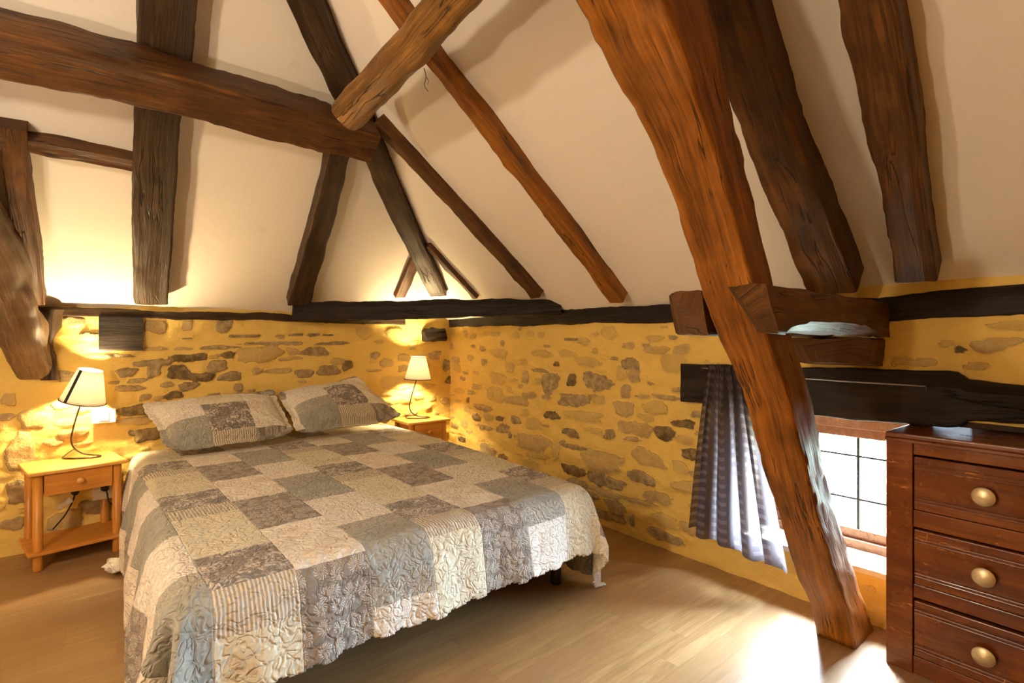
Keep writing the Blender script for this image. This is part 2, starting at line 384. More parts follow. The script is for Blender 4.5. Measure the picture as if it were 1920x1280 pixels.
def glass_mat():
    g = G('window glass'); tp = g.n('ShaderNodeBsdfTransparent'); gl = g.n('ShaderNodeBsdfGlossy'); g.put(gl.inputs['Roughness'], .02)
    n = g.noise(g.obj(), 4, 1); g.put(tp.inputs[0], g.mix(n, (.95, .97, .98), (.98, .99, 1)))
    m = g.n('ShaderNodeMixShader'); g.put(m.inputs[0], .05); g.t.links.new(tp.outputs[0], m.inputs[1]); g.t.links.new(gl.outputs[0], m.inputs[2]); g.t.links.new(m.outputs[0], g.out.inputs[0]); return g.m
M['glass'] = glass_mat()
def ground_mat():
    g = G('pale gravel and grass'); c = g.obj(); n = g.noise(c, 6, 5, .7)
    return g.done(g.ramp(n, [(.42, (.10, .15, .05)), (.52, (.50, .50, .44)), (.7, (.70, .69, .66))]), .9)
M['ground'] = ground_mat()
def red_paint():
    return simple('whitewashed reveal', (.72, .64, .50), .8)
M['reveal'] = red_paint()

# ---------------------------------------------------------------- room shell
WX = lambda y: 2.97+.035*y                 # right wall plane
BY = 4.63                                  # back wall plane
XL, YF = -2.35, -2.60                      # left wall, wall behind the camera
K1, K2, ZE = .75, .85, 1.62
nR = np.array([K1, 0, 1.])/math.hypot(K1, 1); pR = np.array([3.02, 0, ZE])
nB = np.array([0, K2, 1.])/math.hypot(K2, 1); pB = np.array([0, 4.63, 1.60])
def onR(x, y, off=0): return onP(pR-nR*off, nR, x, y)
def onB(x, y, off=0): return onP(pB-nB*off, nB, x, y)
def onW(x, y, off=0):                      # right wall
    d = ray(x, y); t = (2.97-off)/(d[0]-.035*d[1]); return O3+t*d
def onK(x, y, off=0): d = ray(x, y); return O3+(BY-off)/d[1]*d

# stones: pixel centre, size, tone (0 pale, .5 grey, 1 dark)
L_, G_, D_ = .12, .55, 1.
def conv(l, ox, oy, s): return [(ox+a*s, oy+b*s, c*s, d*s, t) for a, b, c, d, t in l]
RW = conv([(535,250,80,100,G_),(640,238,45,60,D_),(762,245,125,90,G_),(645,333,125,65,G_),(775,333,60,40,L_),(545,405,75,45,D_),(700,410,190,50,L_),
 (925,160,80,60,G_),(940,218,60,60,.35),(880,205,60,60,L_),(895,375,100,65,.3),(1045,370,130,60,L_),(950,468,150,70,.3),(1090,492,110,65,D_),(1180,447,100,45,D_),
 (1245,403,70,35,G_),(640,490,80,45,.7),(830,497,60,50,.6),(655,670,110,55,D_),(770,705,90,60,.7),(850,735,90,60,G_),(980,705,130,60,G_),(1215,595,105,50,.9),
 (1165,655,70,60,L_),(1010,610,150,80,.25),(730,788,75,45,G_),(790,625,200,90,.25),(460,450,80,50,L_),(375,430,50,35,.6),(315,470,60,45,G_),(300,420,40,25,.9),
 (240,570,90,50,G_),(320,607,50,30,D_),(455,535,150,80,.3),(480,600,110,30,L_),(380,335,110,45,.3),(280,305,80,60,L_),(290,230,60,60,L_),(350,180,40,50,L_),
 (420,225,35,60,.3),(190,415,35,40,G_),(225,370,80,30,.4),(1050,92,130,35,.2),(1170,90,80,50,.3),(1130,155,130,80,L_),(570,160,25,25,D_),(860,850,110,60,G_),
 (820,890,170,40,G_),(820,780,130,40,.3),(980,822,150,26,.3),(1060,800,140,50,.3),(935,910,25,60,G_),(1100,910,130,60,L_),(1090,985,150,60,.5),(1200,750,130,60,.2),
 (1210,950,80,50,.3),(680,730,110,35,.5),(570,580,35,80,L_),(650,556,110,28,G_),(300,110,90,40,L_),(500,110,100,30,L_),(620,110,80,30,L_),(720,150,120,50,L_),
 (490,190,70,20,.4),(1000,70,40,20,.4),(640,42,60,14,.6),(1190,525,90,40,L_),(940,520,80,22,.4),(900,290,50,60,.4),(980,315,70,20,.3),(350,500,20,30,.6),(520,320,50,18,.4),
 (440,310,70,30,.3),(1100,320,130,25,.4),(1240,850,60,40,.3),(450,640,90,36,L_),(755,480,70,30,L_),(600,540,30,30,.5)], 820, 620, .3906)
RW += [(1545+i*95, 665+((i*37) % 30), 50, 16, .2) for i in range(4)] + [(1850,650,70,22,.3),(1885,640,60,18,.2),(1800,655,20,12,.9),(1110,745,30,10,.4)]
BW = conv([(510,200,180,90,.35),(735,185,80,80,.35),(1000,195,120,90,.5),(740,425,270,60,D_),(1025,405,100,45,D_),(500,460,290,45,.6),(300,530,140,70,.7),(490,520,110,90,G_),
 (675,530,165,105,.95),(840,563,170,70,.9),(950,485,160,75,.5),(1040,560,155,75,.7),(745,630,140,60,.7),(640,695,130,60,D_),(590,618,90,45,.4),(320,645,220,45,.5),
 (205,603,90,25,.6),(400,800,290,90,1.),(360,880,250,60,.3),(470,975,260,100,.95),(1260,400,300,120,.22),(1400,520,200,40,.3),(1240,520,90,40,.3),(1580,540,120,70,.5),(1655,380,180,65,.6),
 (1755,515,150,80,.65),(1890,480,80,70,D_),(1520,260,100,20,.7),(730,285,80,15,.7),(240,412,220,30,.5),(1100,640,60,70,.5),(1160,268,180,24,.6),(1640,262,110,20,.6),
 (950,350,300,24,.5),(1370,322,420,24,.5),(1780,322,260,24,.6),(100,412,180,20,.5),(1200,660,60,20,.4),(1100,690,60,20,.7),(920,690,100,16,.5),(1480,430,200,20,.2),(1820,450,120,40,.3),
 (500,360,160,30,.3),(700,360,120,20,.3),(1060,268,60,20,.7),(1750,262,80,18,.7),(370,590,130,30,.5),(430,710,80,50,.4),(1500,380,80,50,.3)], 160, 560, .2604)
BW += conv([(90,690,140,150,.28),(150,540,130,80,.22),(85,860,110,110,.6),(40,450,60,60,.25),(420,920,150,60,.6),(290,990,180,80,.3),(330,100,100,50,.5),(395,165,100,30,.6),
 (60,1000,100,60,.4),(250,1080,200,60,.3),(240,640,90,30,.3),(330,600,130,40,.25),(280,470,100,40,.2),(300,345,120,50,.5)], 0, 560, .4219)
BW += conv([(70,245,100,60,.6),(60,395,140,25,.4),(360,268,120,70,.35),(670,250,120,90,.45),(785,345,90,110,.6),(830,490,100,80,.95),(300,520,350,120,.1),(320,700,230,60,.15),(510,662,100,50,.3),
 (770,700,90,60,.2),(650,680,60,50,.3)], 690, 620, .1875)
RW += conv([(1005,690,30,60,D_),(940,1085,90,50,D_),(1000,780,80,50,.3),(970,930,60,80,.3),(870,950,90,50,.4),(880,290,80,70,.3),(1090,870,70,60,.6),(1140,760,150,50,.5),(1030,270,50,60,.3),(950,480,50,40,.5),
 (1090,560,80,60,.3),(1230,640,80,80,.3),(920,600,110,50,.2),(1140,180,70,50,.4),(1180,970,140,50,.6),(900,700,60,30,.3),(830,780,70,30,.3)], 690, 620, .1875)

def wall_surface(name, smin, smax, zmax, unproj, to_s, place, stones, hole=None, seed=1, nfill=150, res=.0115):
    ns = int((smax-smin)/res)+1; nz = int(zmax/res)+1
    s = np.linspace(smin, smax, ns); z = np.linspace(0, zmax, nz); SS, ZZ = np.meshgrid(s, z, indexing='ij')
    mask = np.zeros_like(SS); tone = np.zeros_like(SS); hgt = (fbm(SS*1.6, ZZ*1.6, seed)-.5)*.035 + (fbm(SS*8, ZZ*13, seed+9, 4)-.5)*.034
    lst = []
    for (px, py, w, h, t) in stones:
        p = unproj(px, py); a = unproj(px-w/2, py); b = unproj(px+w/2, py); d = depth(p)
        lst.append((to_s(p), p[2], abs(to_s(a)-to_s(b))/2, h/1000*d/2, t))
    r = rnd(seed); tries = 0; base = len(lst)
    while len(lst) < base+nfill and tries < 6000:
        tries += 1
        cs = r.uniform(smin, smax); cz = r.uniform(.04, zmax-.2); ws = r.uniform(.025, .085); hs = ws*r.uniform(.25, .7)
        if all(abs(cs-q[0]) > (ws+q[2])*.95 or abs(cz-q[1]) > (hs+q[3])*1.05 for q in lst):
            lst.append((cs, cz, ws, hs, r.choice([.02, .06, .12, .25, .4])))
    for i, (cs, cz, ws, hs, t) in enumerate(lst):
        i0 = np.searchsorted(s, cs-ws*1.5); i1 = np.searchsorted(s, cs+ws*1.5)
        j0 = np.searchsorted(z, cz-hs*1.6); j1 = np.searchsorted(z, cz+hs*1.6)
        if i1 <= i0 or j1 <= j0: continue
        X_ = (SS[i0:i1, j0:j1]-cs)/ws; Y_ = (ZZ[i0:i1, j0:j1]-cz)/hs
        rot = r.uniform(-.12, .12); X_, Y_ = X_*math.cos(rot)+Y_*math.sin(rot), Y_*math.cos(rot)-X_*math.sin(rot)
        a = np.arctan2(Y_, X_); p = r.uniform(2.2, 3.4)
        rr = (np.abs(X_)**p+np.abs(Y_)**p)**(1/p)
        rr = rr*(1+.11*np.sin(2*a+r.uniform(0, 6))+.08*np.sin(3*a+r.uniform(0, 6))+.06*np.sin(5*a+r.uniform(0, 6)))+(vnoise(SS[i0:i1, j0:j1]*45, ZZ[i0:i1, j0:j1]*45, seed+30)-.5)*.3
        m = np.clip((1.18-rr)/.36, 0, 1)
        sub = mask[i0:i1, j0:j1]; up = m > sub
        tone[i0:i1, j0:j1] = np.where(up, t, tone[i0:i1, j0:j1]); mask[i0:i1, j0:j1] = np.maximum(sub, m)
        rim = np.exp(-((rr-1.08)/.12)**2); prot = r.uniform(.005, .015)
        tilt = r.uniform(-.5, .5)
        hgt[i0:i1, j0:j1] += m*prot*(1+tilt*Y_*.8)*(m > 0) - rim*.008*(.5+t)
    verts = np.stack([*place(SS, hgt)] + [ZZ], -1).reshape(-1, 3)
    idx = np.arange(ns*nz).reshape(ns, nz)
    f = np.stack([idx[:-1, :-1], idx[1:, :-1], idx[1:, 1:], idx[:-1, 1:]], -1)
    keep = np.ones(f.shape[:2], bool)
    if hole is not None:
        cs = (SS[:-1, :-1]+SS[1:, 1:])/2; cz = (ZZ[:-1, :-1]+ZZ[1:, 1:])/2
        keep = ~hole(cs, cz)
    return mesh(name, verts, f[keep].reshape(-1, 4), M['stone'], smooth=True, attrs={'stone': mask.ravel(), 'tone': tone.ravel()})
WIN = (.62, 1.46); NICHE = (-.62, .62)     # openings along Y
ZS, ZL = .255, 1.03                        # sill height, head height
hole = lambda s, z: ((s > WIN[0]) & (s < WIN[1]) & (z > ZS) & (z < ZL)) | ((s > NICHE[0]) & (s <= NICHE[1]+.012) & (z < ZL))
wr = wall_surface('wall_right', -.95, 4.70, 1.66, onW, lambda p: p[1], lambda s, h: (WX(s)-h, s), RW, hole, 3, 200)
struct(wr)
wb = wall_surface('wall_back', -.75, 3.20, 1.64, onK, lambda p: p[0], lambda s, h: (s, BY-h), BW, None, 11, 110)
struct(wb)
def quad(name, pts, mat, nsub=1): return struct(mesh(name, pts, [tuple(range(len(pts)))], mat))
# the rest of the shell
def panel(name, x0, x1, y0, y1, z0, z1, mat):
    bm = bmesh.new(); box(bm, x0, x1, y0, y1, z0, z1, 0); return struct(from_bm(name, bm, mat))
M['plain_yellow'] = simple('plain yellow plaster', (.70, .42, .07), .85)
panel('wall_left', XL-.2, XL, YF-.2, 4.9, 0, 1.8, M['plain_yellow'])
panel('wall_front', XL-.2, 3.4, YF-.2, YF, 0, 4.2, M['plain_yellow'])
panel('wall_back', XL, -.74, BY, BY+.2, 0, 1.75, M['plain_yellow'])
panel('wall_right', WX(-1), WX(-1)+.25, YF, -.945, 0, 1.75, M['plain_yellow'])
bm = bmesh.new(); box(bm, XL-.2, 3.0, YF-.2, 4.75, -.12, 0, 0); box(bm, 3.0, 3.5, YF-.2, 4.75, -.12, 0, 0)
struct(from_bm('floor', bm, M['floor']))
# opening: reveals, sill, niche back
def wallbox(bm, y0, y1, z0, z1, x0, x1): box(bm, x0, x1, y0, y1, z0, z1, .006, 2)
bm = bmesh.new()
wallbox(bm, WIN[0]-.0, WIN[1]+.02, 0, ZS, 3.03, 3.42)          # breast wall and sill
wallbox(bm, WIN[1], WIN[1]+.3, 0, 1.25, 3.085, 3.42)            # far jamb
wallbox(bm, -.95, 1.76, 1.05, 1.7, 3.085, 3.42)                 # above
wallbox(bm, -.95, -.62, 0, 1.2, 2.96, 3.42)
wallbox(bm, -.95, .52, 0, 1.3, 3.42, 3.6); wallbox(bm, -.95, 1.76, 0, .265, 3.40, 3.6)
pass
struct(from_bm('trim_1', bm, M['reveal']))
bm = bmesh.new(); box(bm, 3.0, 3.42, -.95, .66, .998, 1.20, .004); struct(from_bm('trim_2', bm, M['oak_black_obj']))
# ceiling: right slope, back slope, left slope, with the hips and ridge where they meet
XR = .33; ZR = ZE+K1*(3.02-XR); YH = pB[1]-(ZR-1.60)/K2
def Rz(x): return ZE+K1*(3.02-x)
th = .05
def slab(name, pts, n):
    n = np.array(n); a = [np.array(p) for p in pts]; b = [p+n*th for p in a]; k = len(a)
    f = [tuple(range(k)), tuple(range(2*k-1, k-1, -1))]+[(i, (i+1) % k, k+(i+1) % k, k+i) for i in range(k)]
    return struct(mesh(name, a+b, f, M['plaster']))
xe = 3.16; ze = Rz(xe)                      # right eave
yb = pB[1]-(ze-1.60)/K2                     # where the hip meets that height
slab('ceiling', [(xe, YF-.1, ze), (xe, yb, ze), (XR, YH, ZR), (XR, YF-.1, ZR)], nR)
xl = 2*XR-xe
slab('ceiling', [(xe, yb, ze), (xl, yb, ze), (XR, YH, ZR)], nB)
slab('ceiling', [(xl, YF-.1, ze), (xl, yb, ze), (XR, YH, ZR), (XR, YF-.1, ZR)], (-nR[0], 0, nR[2]))
slab('ceiling', [(xe-.02, yb+.02, ze-.01), (xe+.2, yb+.3, ze-.22), (-2.6, yb+.3, ze-.22), (-2.6, yb, ze)], nB)
slab('ceiling', [(xe, YF, ze-.0), (xe, 4.8, ze), (xe+.35, 4.8, ze-.262), (xe+.35, YF, ze-.262)], nR)

# ---------------------------------------------------------------- timbers
def timber(name, pts, width, thick, nrm, mat, label, seed=0, round_=.07, rough=.006, parent=None, res=.035, group=None, extend=(0, 0), wob=.012, cat='beam', flat=None):
    """pts: centre line of the visible face; the body goes 'thick' along nrm behind it."""
    P_ = [np.array(p, float) for p in pts]; w = list(width) if hasattr(width, '__len__') else [width]*len(P_)
    if extend[0]: P_.insert(0, P_[0]+(P_[0]-P_[1])/np.linalg.norm(P_[0]-P_[1])*extend[0]); w.insert(0, w[0])
    if extend[1]: P_.append(P_[-1]+(P_[-1]-P_[-2])/np.linalg.norm(P_[-1]-P_[-2])*extend[1]); w.append(w[-1])
    seg = [np.linalg.norm(b-a) for a, b in zip(P_, P_[1:])]; cum = np.concatenate([[0], np.cumsum(seg)]); Ltot = cum[-1]
    n = max(6, int(Ltot/res)); ss = np.linspace(0, Ltot, n)
    sm = lambda arr: np.interp(ss, cum, arr)
    cen = np.stack([sm([p[i] for p in P_]) for i in range(3)], -1); wid = sm(w)
    if len(P_) > 2:                         # soften the kinks
        k = 3
        for _ in range(4): cen[1:-1] = (cen[:-2]+2*cen[1:-1]+cen[2:])/4
    nrm = np.array(nrm, float); nrm /= np.linalg.norm(nrm)
    verts = []; uvs = []; faces = []
    nc = 5; prof = []                        # rounded rectangle profile in unit square, u across, v depth
    rc = round_
    for (cx, cy, a0) in ((1-rc, rc, -90), (1-rc, 1-rc, 0), (rc, 1-rc, 90), (rc, rc, 180)):
        for k in range(nc): a = math.radians(a0+90*k/(nc-1)); prof.append((cx+rc*math.cos(a), cy+rc*math.sin(a)))
    dense = []
    for a, b in zip(prof, prof[1:]+prof[:1]):
        dense.append(a); L = math.hypot(b[0]-a[0], b[1]-a[1])
        if L > .3: dense += [(a[0]+(b[0]-a[0])*q, a[1]+(b[1]-a[1])*q) for q in (.25, .5, .75)]
    prof = dense; m = len(prof); acc = np.array([0]+list(np.cumsum([math.hypot(b[0]-a[0], b[1]-a[1]) for a, b in zip(prof, prof[1:])])))
    for i in range(n):
        t = cen[min(i+1, n-1)]-cen[max(i-1, 0)]; t /= np.linalg.norm(t)
        side = np.cross(t, nrm); side /= np.linalg.norm(side); up = np.cross(side, t)
        if up @ nrm < 0: up = -up
        wv = wid[i]*(1+(float(vnoise(ss[i]*3.1, .5, seed+3))-.5)*.07)
        shift = (float(vnoise(ss[i]*1.7, 3.5, seed+5))-.5)*wob
        for j, (u, v) in enumerate(prof):
            a = acc[j]/4*2*math.pi
            r1 = (float(vnoise(ss[i]*7, math.cos(a)*1.5+9, seed+7))-.5)*2*rough + (float(vnoise(ss[i]*26, a*3, seed+8))-.5)*rough*.8
            pu = (u-.5)*(wv+2*r1)+shift; pv = v*thick + (r1*(-1) if v < .5 else r1)
            verts.append(cen[i]+side*pu+up*pv); uvs.append((ss[i]+seed*3.7, acc[j]/4*2*(wid[0]+thick)+seed*1.3))
    for i in range(n-1):
        for j in range(m): faces.append((i*m+j, i*m+(j+1) % m, (i+1)*m+(j+1) % m, (i+1)*m+j))
    for base, rev in ((0, True), ((n-1)*m, False)):
        c = len(verts); verts.append(np.mean(verts[base:base+m], 0)+0); uvs.append((ss[0 if rev else -1]+.02, .1))
        for j in range(m):
            f = (base+j, base+(j+1) % m, c); faces.append(f[::-1] if rev else f)
    o = mesh(name, verts, faces, mat, parent, uv=uvs, smooth=True)
    bm = bmesh.new(); bm.from_mesh(o.data); bmesh.ops.recalc_face_normals(bm, faces=bm.faces[:])
    for e in bm.edges:
        if len(e.link_faces) == 2 and e.calc_face_angle(0) > 1.0: e.smooth = False
    bm.to_mesh(o.data); bm.free()
    if label: tag(o, label, cat, group)
    return o
def wpx(p, px): return px/1000*depth(p)
def on_plane(name, fn, off, cl, wp, thick, nrm, mat, label, **kw):
    pts = [fn(x, y, off) for x, y in cl]; w = [wpx(p, q) for p, q in zip(pts, wp)]
    return timber(name, pts, w, thick, nrm, mat, label, **kw)
# right slope rafters (offset = how far the face stands below the plaster)
on_plane('rafter', onR, .085, [(700,-30),(802,113),(905,240),(985,345),(1068,450),(1152,562)], [33,33,34,32,32,29], .10, nR, M['oak_warm'],
         'slender orange-brown rafter ending on the wall between bed lamp and curtain', seed=2, extend=(1., .03))
on_plane('rafter', onR, .075, [(712,245),(770,305),(830,370),(890,435),(945,495),(1000,556)], [28,27,25,25,25,22], .09, nR, M['oak_mid'],
         'thin dark rafter from the beam crossing down to the right end of the corner beam', seed=3, extend=(.05, .02))
on_plane('rafter', onR, .15, [(1352,-10),(1395,130),(1447,285),(1503,415),(1556,545)], [88,88,88,86,82], .16, nR, M['oak_mid'],
         'dark rafter directly right of the big orange post, ending behind the short clamp beam', seed=4, extend=(1.3, .02))
on_plane('rafter', onR, .12, [(1620,-5),(1643,115),(1690,350),(1719,528)], [87,90,70,63], .13, nR, M['oak_mid'],
         'broad brown rafter at the far right, ending just above the black wall plate', seed=5, extend=(1.4, 0))
# back slope
on_plane('rafter', onB, .10, [(318,-20),(312,110),(298,235),(294,330),(288,450),(284,571)], [92,84,73,68,62,54], .11, nB, M['oak_dark'],
         'wide dark upright rafter crossing behind the long purlin on the back slope', seed=6, extend=(.9, 0))
on_plane('rafter', onB, .09, [(30,282),(48,430),(70,573)], [38,36,27], .10, nB, M['oak_mid'],
         'short brown rafter at the left edge above the leaning post', seed=7, extend=(.12, 0))
on_plane('trimmer_beam', onB, .09, [(-60,256),(130,288),(262,315)], [28,28,27], .10, nB, M['oak_mid'],
         'thin horizontal timber butting into the wide upright rafter, upper left', seed=8, extend=(.6, 0))
on_plane('rafter', onB, .09, [(640,275),(602,430),(561,572)], [40,40,38], .10, nB, M['oak_dark'],
         'dark slanting rafter from under the purlin end to the left end of the corner beam', seed=9, extend=(.05, 0))
nH = (nR+nB)/np.linalg.norm(nR+nB)
def onH(x, y, off=0):                       # plane holding the hip line, facing the room
    p0 = np.array([xe, yb, ze])-nH*off; return onP(p0, nH, x, y)
on_plane('hip_rafter', onH, .15, [(560,-15),(606,93),(655,190),(708,310),(765,435),(821,556)], [64,60,55,44,38,32], .16, nH, M['oak_dark'],
         'dark weathered hip rafter rising from the corner beam behind the beam crossing', seed=10, extend=(1.0, 0))
on_plane('jack_rafter', onB, .04, [(782,488),(752,558)], [22,22], .09, nB, M['oak_mid'],
         'shortest dark rafter stub left of the hip rafter foot above the corner beam', seed=12)
on_plane('jack_rafter', onR, .04, [(800,462),(890,560)], [13,13], .09, nR, M['oak_mid'],
         'thin reddish rafter stub right of the hip rafter foot above the corner beam', seed=13)
# purlins
on_plane('purlin', onB, .36, [(-60,92),(200,151),(430,210),(575,248),(704,283)], [100,88,78,70,62], .22, nB, M['oak_mid'],
         'long thick brown purlin crossing the upper left from the frame edge to the beam crossing', seed=14, extend=(1.4, 0), rough=.008)
on_plane('purlin', onR, .44, [(640,226),(700,163),(767,97),(848,0),(900,-60)], [62,66,70,78,84], .20, nR, M['oak_gold'],
         'heavy golden-brown beam coming down from the top centre with a rounded hewn end', seed=15, extend=(.02, 1.2), round_=.22, rough=.009)
# wall plates
def plate(name, a, b, h, th_, nrm, mat, label, **kw): return timber(name, [a, b], h, th_, nrm, mat, label, **kw)
zc = lambda a, b: (a+b)/2
timber('wall_plate', [(WX(4.4)-.02, 4.60, 1.535), (WX(3)-.02, 3.0, 1.54), (WX(1.2)-.02, 1.2, 1.54), (WX(.8)-.02, .8, 1.515), (WX(.2)-.02, .2, 1.55), (WX(-.9)-.02, -.9, 1.56)], [.10, .115, .12, .12, .135, .14], .12, (1, 0, 0), M['oak_black'],
       'long black plate beam let into the top of the right wall', seed=16, rough=.008)
timber('wall_plate', [(-.7, BY-.02, 1.548), (.3, BY-.02, 1.552), (1.4, BY-.02, 1.548), (2.6, BY-.02, 1.535)], [.052, .05, .056, .07], .09, (0, 1, 0), M['oak_dark'],
       'thin dark plate strip along the top of the wall behind the bed', seed=17, rough=.008, wob=.012)
a = onK(548, 583, .12); b = onW(1052, 574, .07)
timber('corner_beam', [a, (a+b)/2+np.array([0, 0, -.01]), b], [.145, .14, .12], .13, np.array([1, 1.1, 0]), M['oak_black'],
       'near-black horizontal beam bridging the corner above the small triangle of plaster', seed=18, rough=.01)
# beam ends in the walls
p = onK(228, 624, .034)
timber('beam_end', [p+np.array([-.125, 0, 0]), p+np.array([.125, 0, 0])], .235, .15, (0, 1, 0), M['oak_black'], 'square dark beam end set flush in the wall above the left lamp', seed=19, round_=.05, rough=.004)
p = onK(818, 629, .06)
timber('beam_end', [p+np.array([-.13, 0, 0]), p+np.array([.13, 0, .03])], .13, .18, (0, 1, 0), M['oak_black'], 'rough dark beam end in the corner above the right lamp', seed=20, rough=.03, round_=.35)
# corbel beside left post
p = onK(82, 655, .03)
timber('beam_end', [p+np.array([.0, -.02, .26]), p+np.array([.0, 0, -.2])], [.15, .10], .22, (0, 1, 0), M['oak_dark'], 'dark rough timber block in the wall behind the foot of the left leaning post', seed=21, rough=.03, round_=.25)
# left leaning post (foot set in the back wall)
f0 = onP((0, BY-.02, 0), (0, 1, 0), 60, 712); f1 = onP((0, 4.28, 0), (0, 1, 0), 27, 600); f2 = onP((0, 4.0, 0), (0, 1, 0), -14, 490); f3 = onP((0, 3.65, 0), (0, 1, 0), -95, 340)
timber('leaning_post', [f0, f1, f2, f3], [.20, .22, .24, .27], .20, (.1, 1, .35), M['oak_grey'], 'curved brown leaning post at the left edge with its foot in the wall', seed=22, extend=(0, .9), rough=.014, round_=.25)

# cruck post: front face (towards the room) and near side, from the picture rows
rows = [(-260, 940, 1130, 1225), (-130, 1010, 1190, 1280), (0, 1071, 1247, 1333), (75, 1116, 1272, 1350), (150, 1163, 1297, 1366), (225, 1203, 1323, 1380), (300, 1235, 1347, 1397), (375, 1262, 1370, 1414), (450, 1285, 1390, 1431), (540, 1311, 1411, 1452),
        (640, 1350, 1442, 1492), (760, 1400, 1481, 1527), (900, 1437, 1515, 1552), (1000, 1470, 1543, 1581), (1100, 1501, 1572, 1611), (1160, 1520, 1593, 1633)]
YN = .80
near = []; back = []; far = []
for (py, l, mdl, r_) in rows:
    near.append(onP((0, YN, 0), (0, 1, 0), mdl, py)); back.append(onP((0, YN, 0), (0, 1, 0), r_, py))
base_n = np.array([2.70, YN, 0.]); base_b = np.array([2.965, YN, 0.])
zs = np.array([p[2] for p in near]); xs = np.array([p[0] for p in near]); o_ = np.argsort(zs)
profx = lambda z: np.interp(z, zs[o_], xs[o_])
for (py, l, mdl, r_), nn in zip(rows, near):
    d = ray(l, py); lo, hi = .3, 6.
    best = min(np.linspace(.8, 4, 1600), key=lambda t: abs((O3+t*d)[0]-profx((O3+t*d)[2])))
    far.append(O3+best*d)
def widen(n_, f_): return np.array([0, max(.15, min(.42, f_[1]-n_[1])), 0])
secs = [(nn, bb, widen(nn, ff)) for nn, bb, ff in zip(near, back, far)]
secs.append((base_n, base_b, np.array([0, .165, 0])))
# resample
secs = secs[::-1]
cumL = np.concatenate([[0], np.cumsum([np.linalg.norm(b[0]-a[0]) for a, b in zip(secs, secs[1:])])]); nn_ = 110
ss = np.linspace(0, cumL[-1], nn_)
I = lambda k: np.stack([np.interp(ss, cumL, [s_[k][i] for s_ in secs]) for i in range(3)], -1)
A_, B_, Wd = I(0), I(1), I(2)
for arr in (A_, B_, Wd):
    for _ in range(3): arr[1:-1] = (arr[:-2]+2*arr[1:-1]+arr[2:])/4
verts = []; uvs = []; faces = []
prof = []
for (cx, cy, a0) in ((.93, .07, -90), (.93, .93, 0), (.07, .93, 90), (.07, .07, 180)):
    for k in range(4): a = math.radians(a0+30*k); prof.append((cx+.07*math.cos(a), cy+.07*math.sin(a)))
dn = []
for a, b in zip(prof, prof[1:]+prof[:1]):
    dn.append(a)
    if math.hypot(b[0]-a[0], b[1]-a[1]) > .3: dn += [(a[0]+(b[0]-a[0])*q, a[1]+(b[1]-a[1])*q) for q in (.12, .25, .37, .5, .62, .75, .87)]
prof = dn; m = len(prof); acc = [0]
for a, b in zip(prof, prof[1:]): acc.append(acc[-1]+math.hypot(b[0]-a[0], b[1]-a[1]))
for i in range(nn_):
    e1 = B_[i]-A_[i]; e2 = Wd[i]; th1 = e1/np.linalg.norm(e1); th2 = np.array([0, 1., 0])
    for j, (u, v) in enumerate(prof):
        a = acc[j]/4*2*math.pi
        r1 = (float(vnoise(ss[i]*5, math.cos(a)*2+3, 41))-.5)*.007+(float(vnoise(ss[i]*22, a*4, 43))-.5)*.008
        verts.append(A_[i]+e1*u+e2*v+(th1*(u-.5)+th2*(v-.5))*2*r1*(1 if ss[i] > .02 else 0)); uvs.append((ss[i], acc[j]*.24))
for i in range(nn_-1):
    for j in range(m): faces.append((i*m+j, i*m+(j+1) % m, (i+1)*m+(j+1) % m, (i+1)*m+j))
faces.append(tuple(range(m))[::-1]); faces.append(tuple(range((nn_-1)*m, nn_*m)))
cruck = mesh('cruck_post', verts, faces, M['oak_warm'], uv=uvs, smooth=True)
bm = bmesh.new(); bm.from_mesh(cruck.data); bmesh.ops.recalc_face_normals(bm, faces=bm.faces[:])
zmin = min(v.co.z for v in bm.verts)
for v in bm.verts:
    if v.co.z < .02: v.co.z = 0.001
bm.to_mesh(cruck.data); bm.free()
tag(cruck, 'massive curved orange oak post leaning up from the floor in front of the window', 'beam')

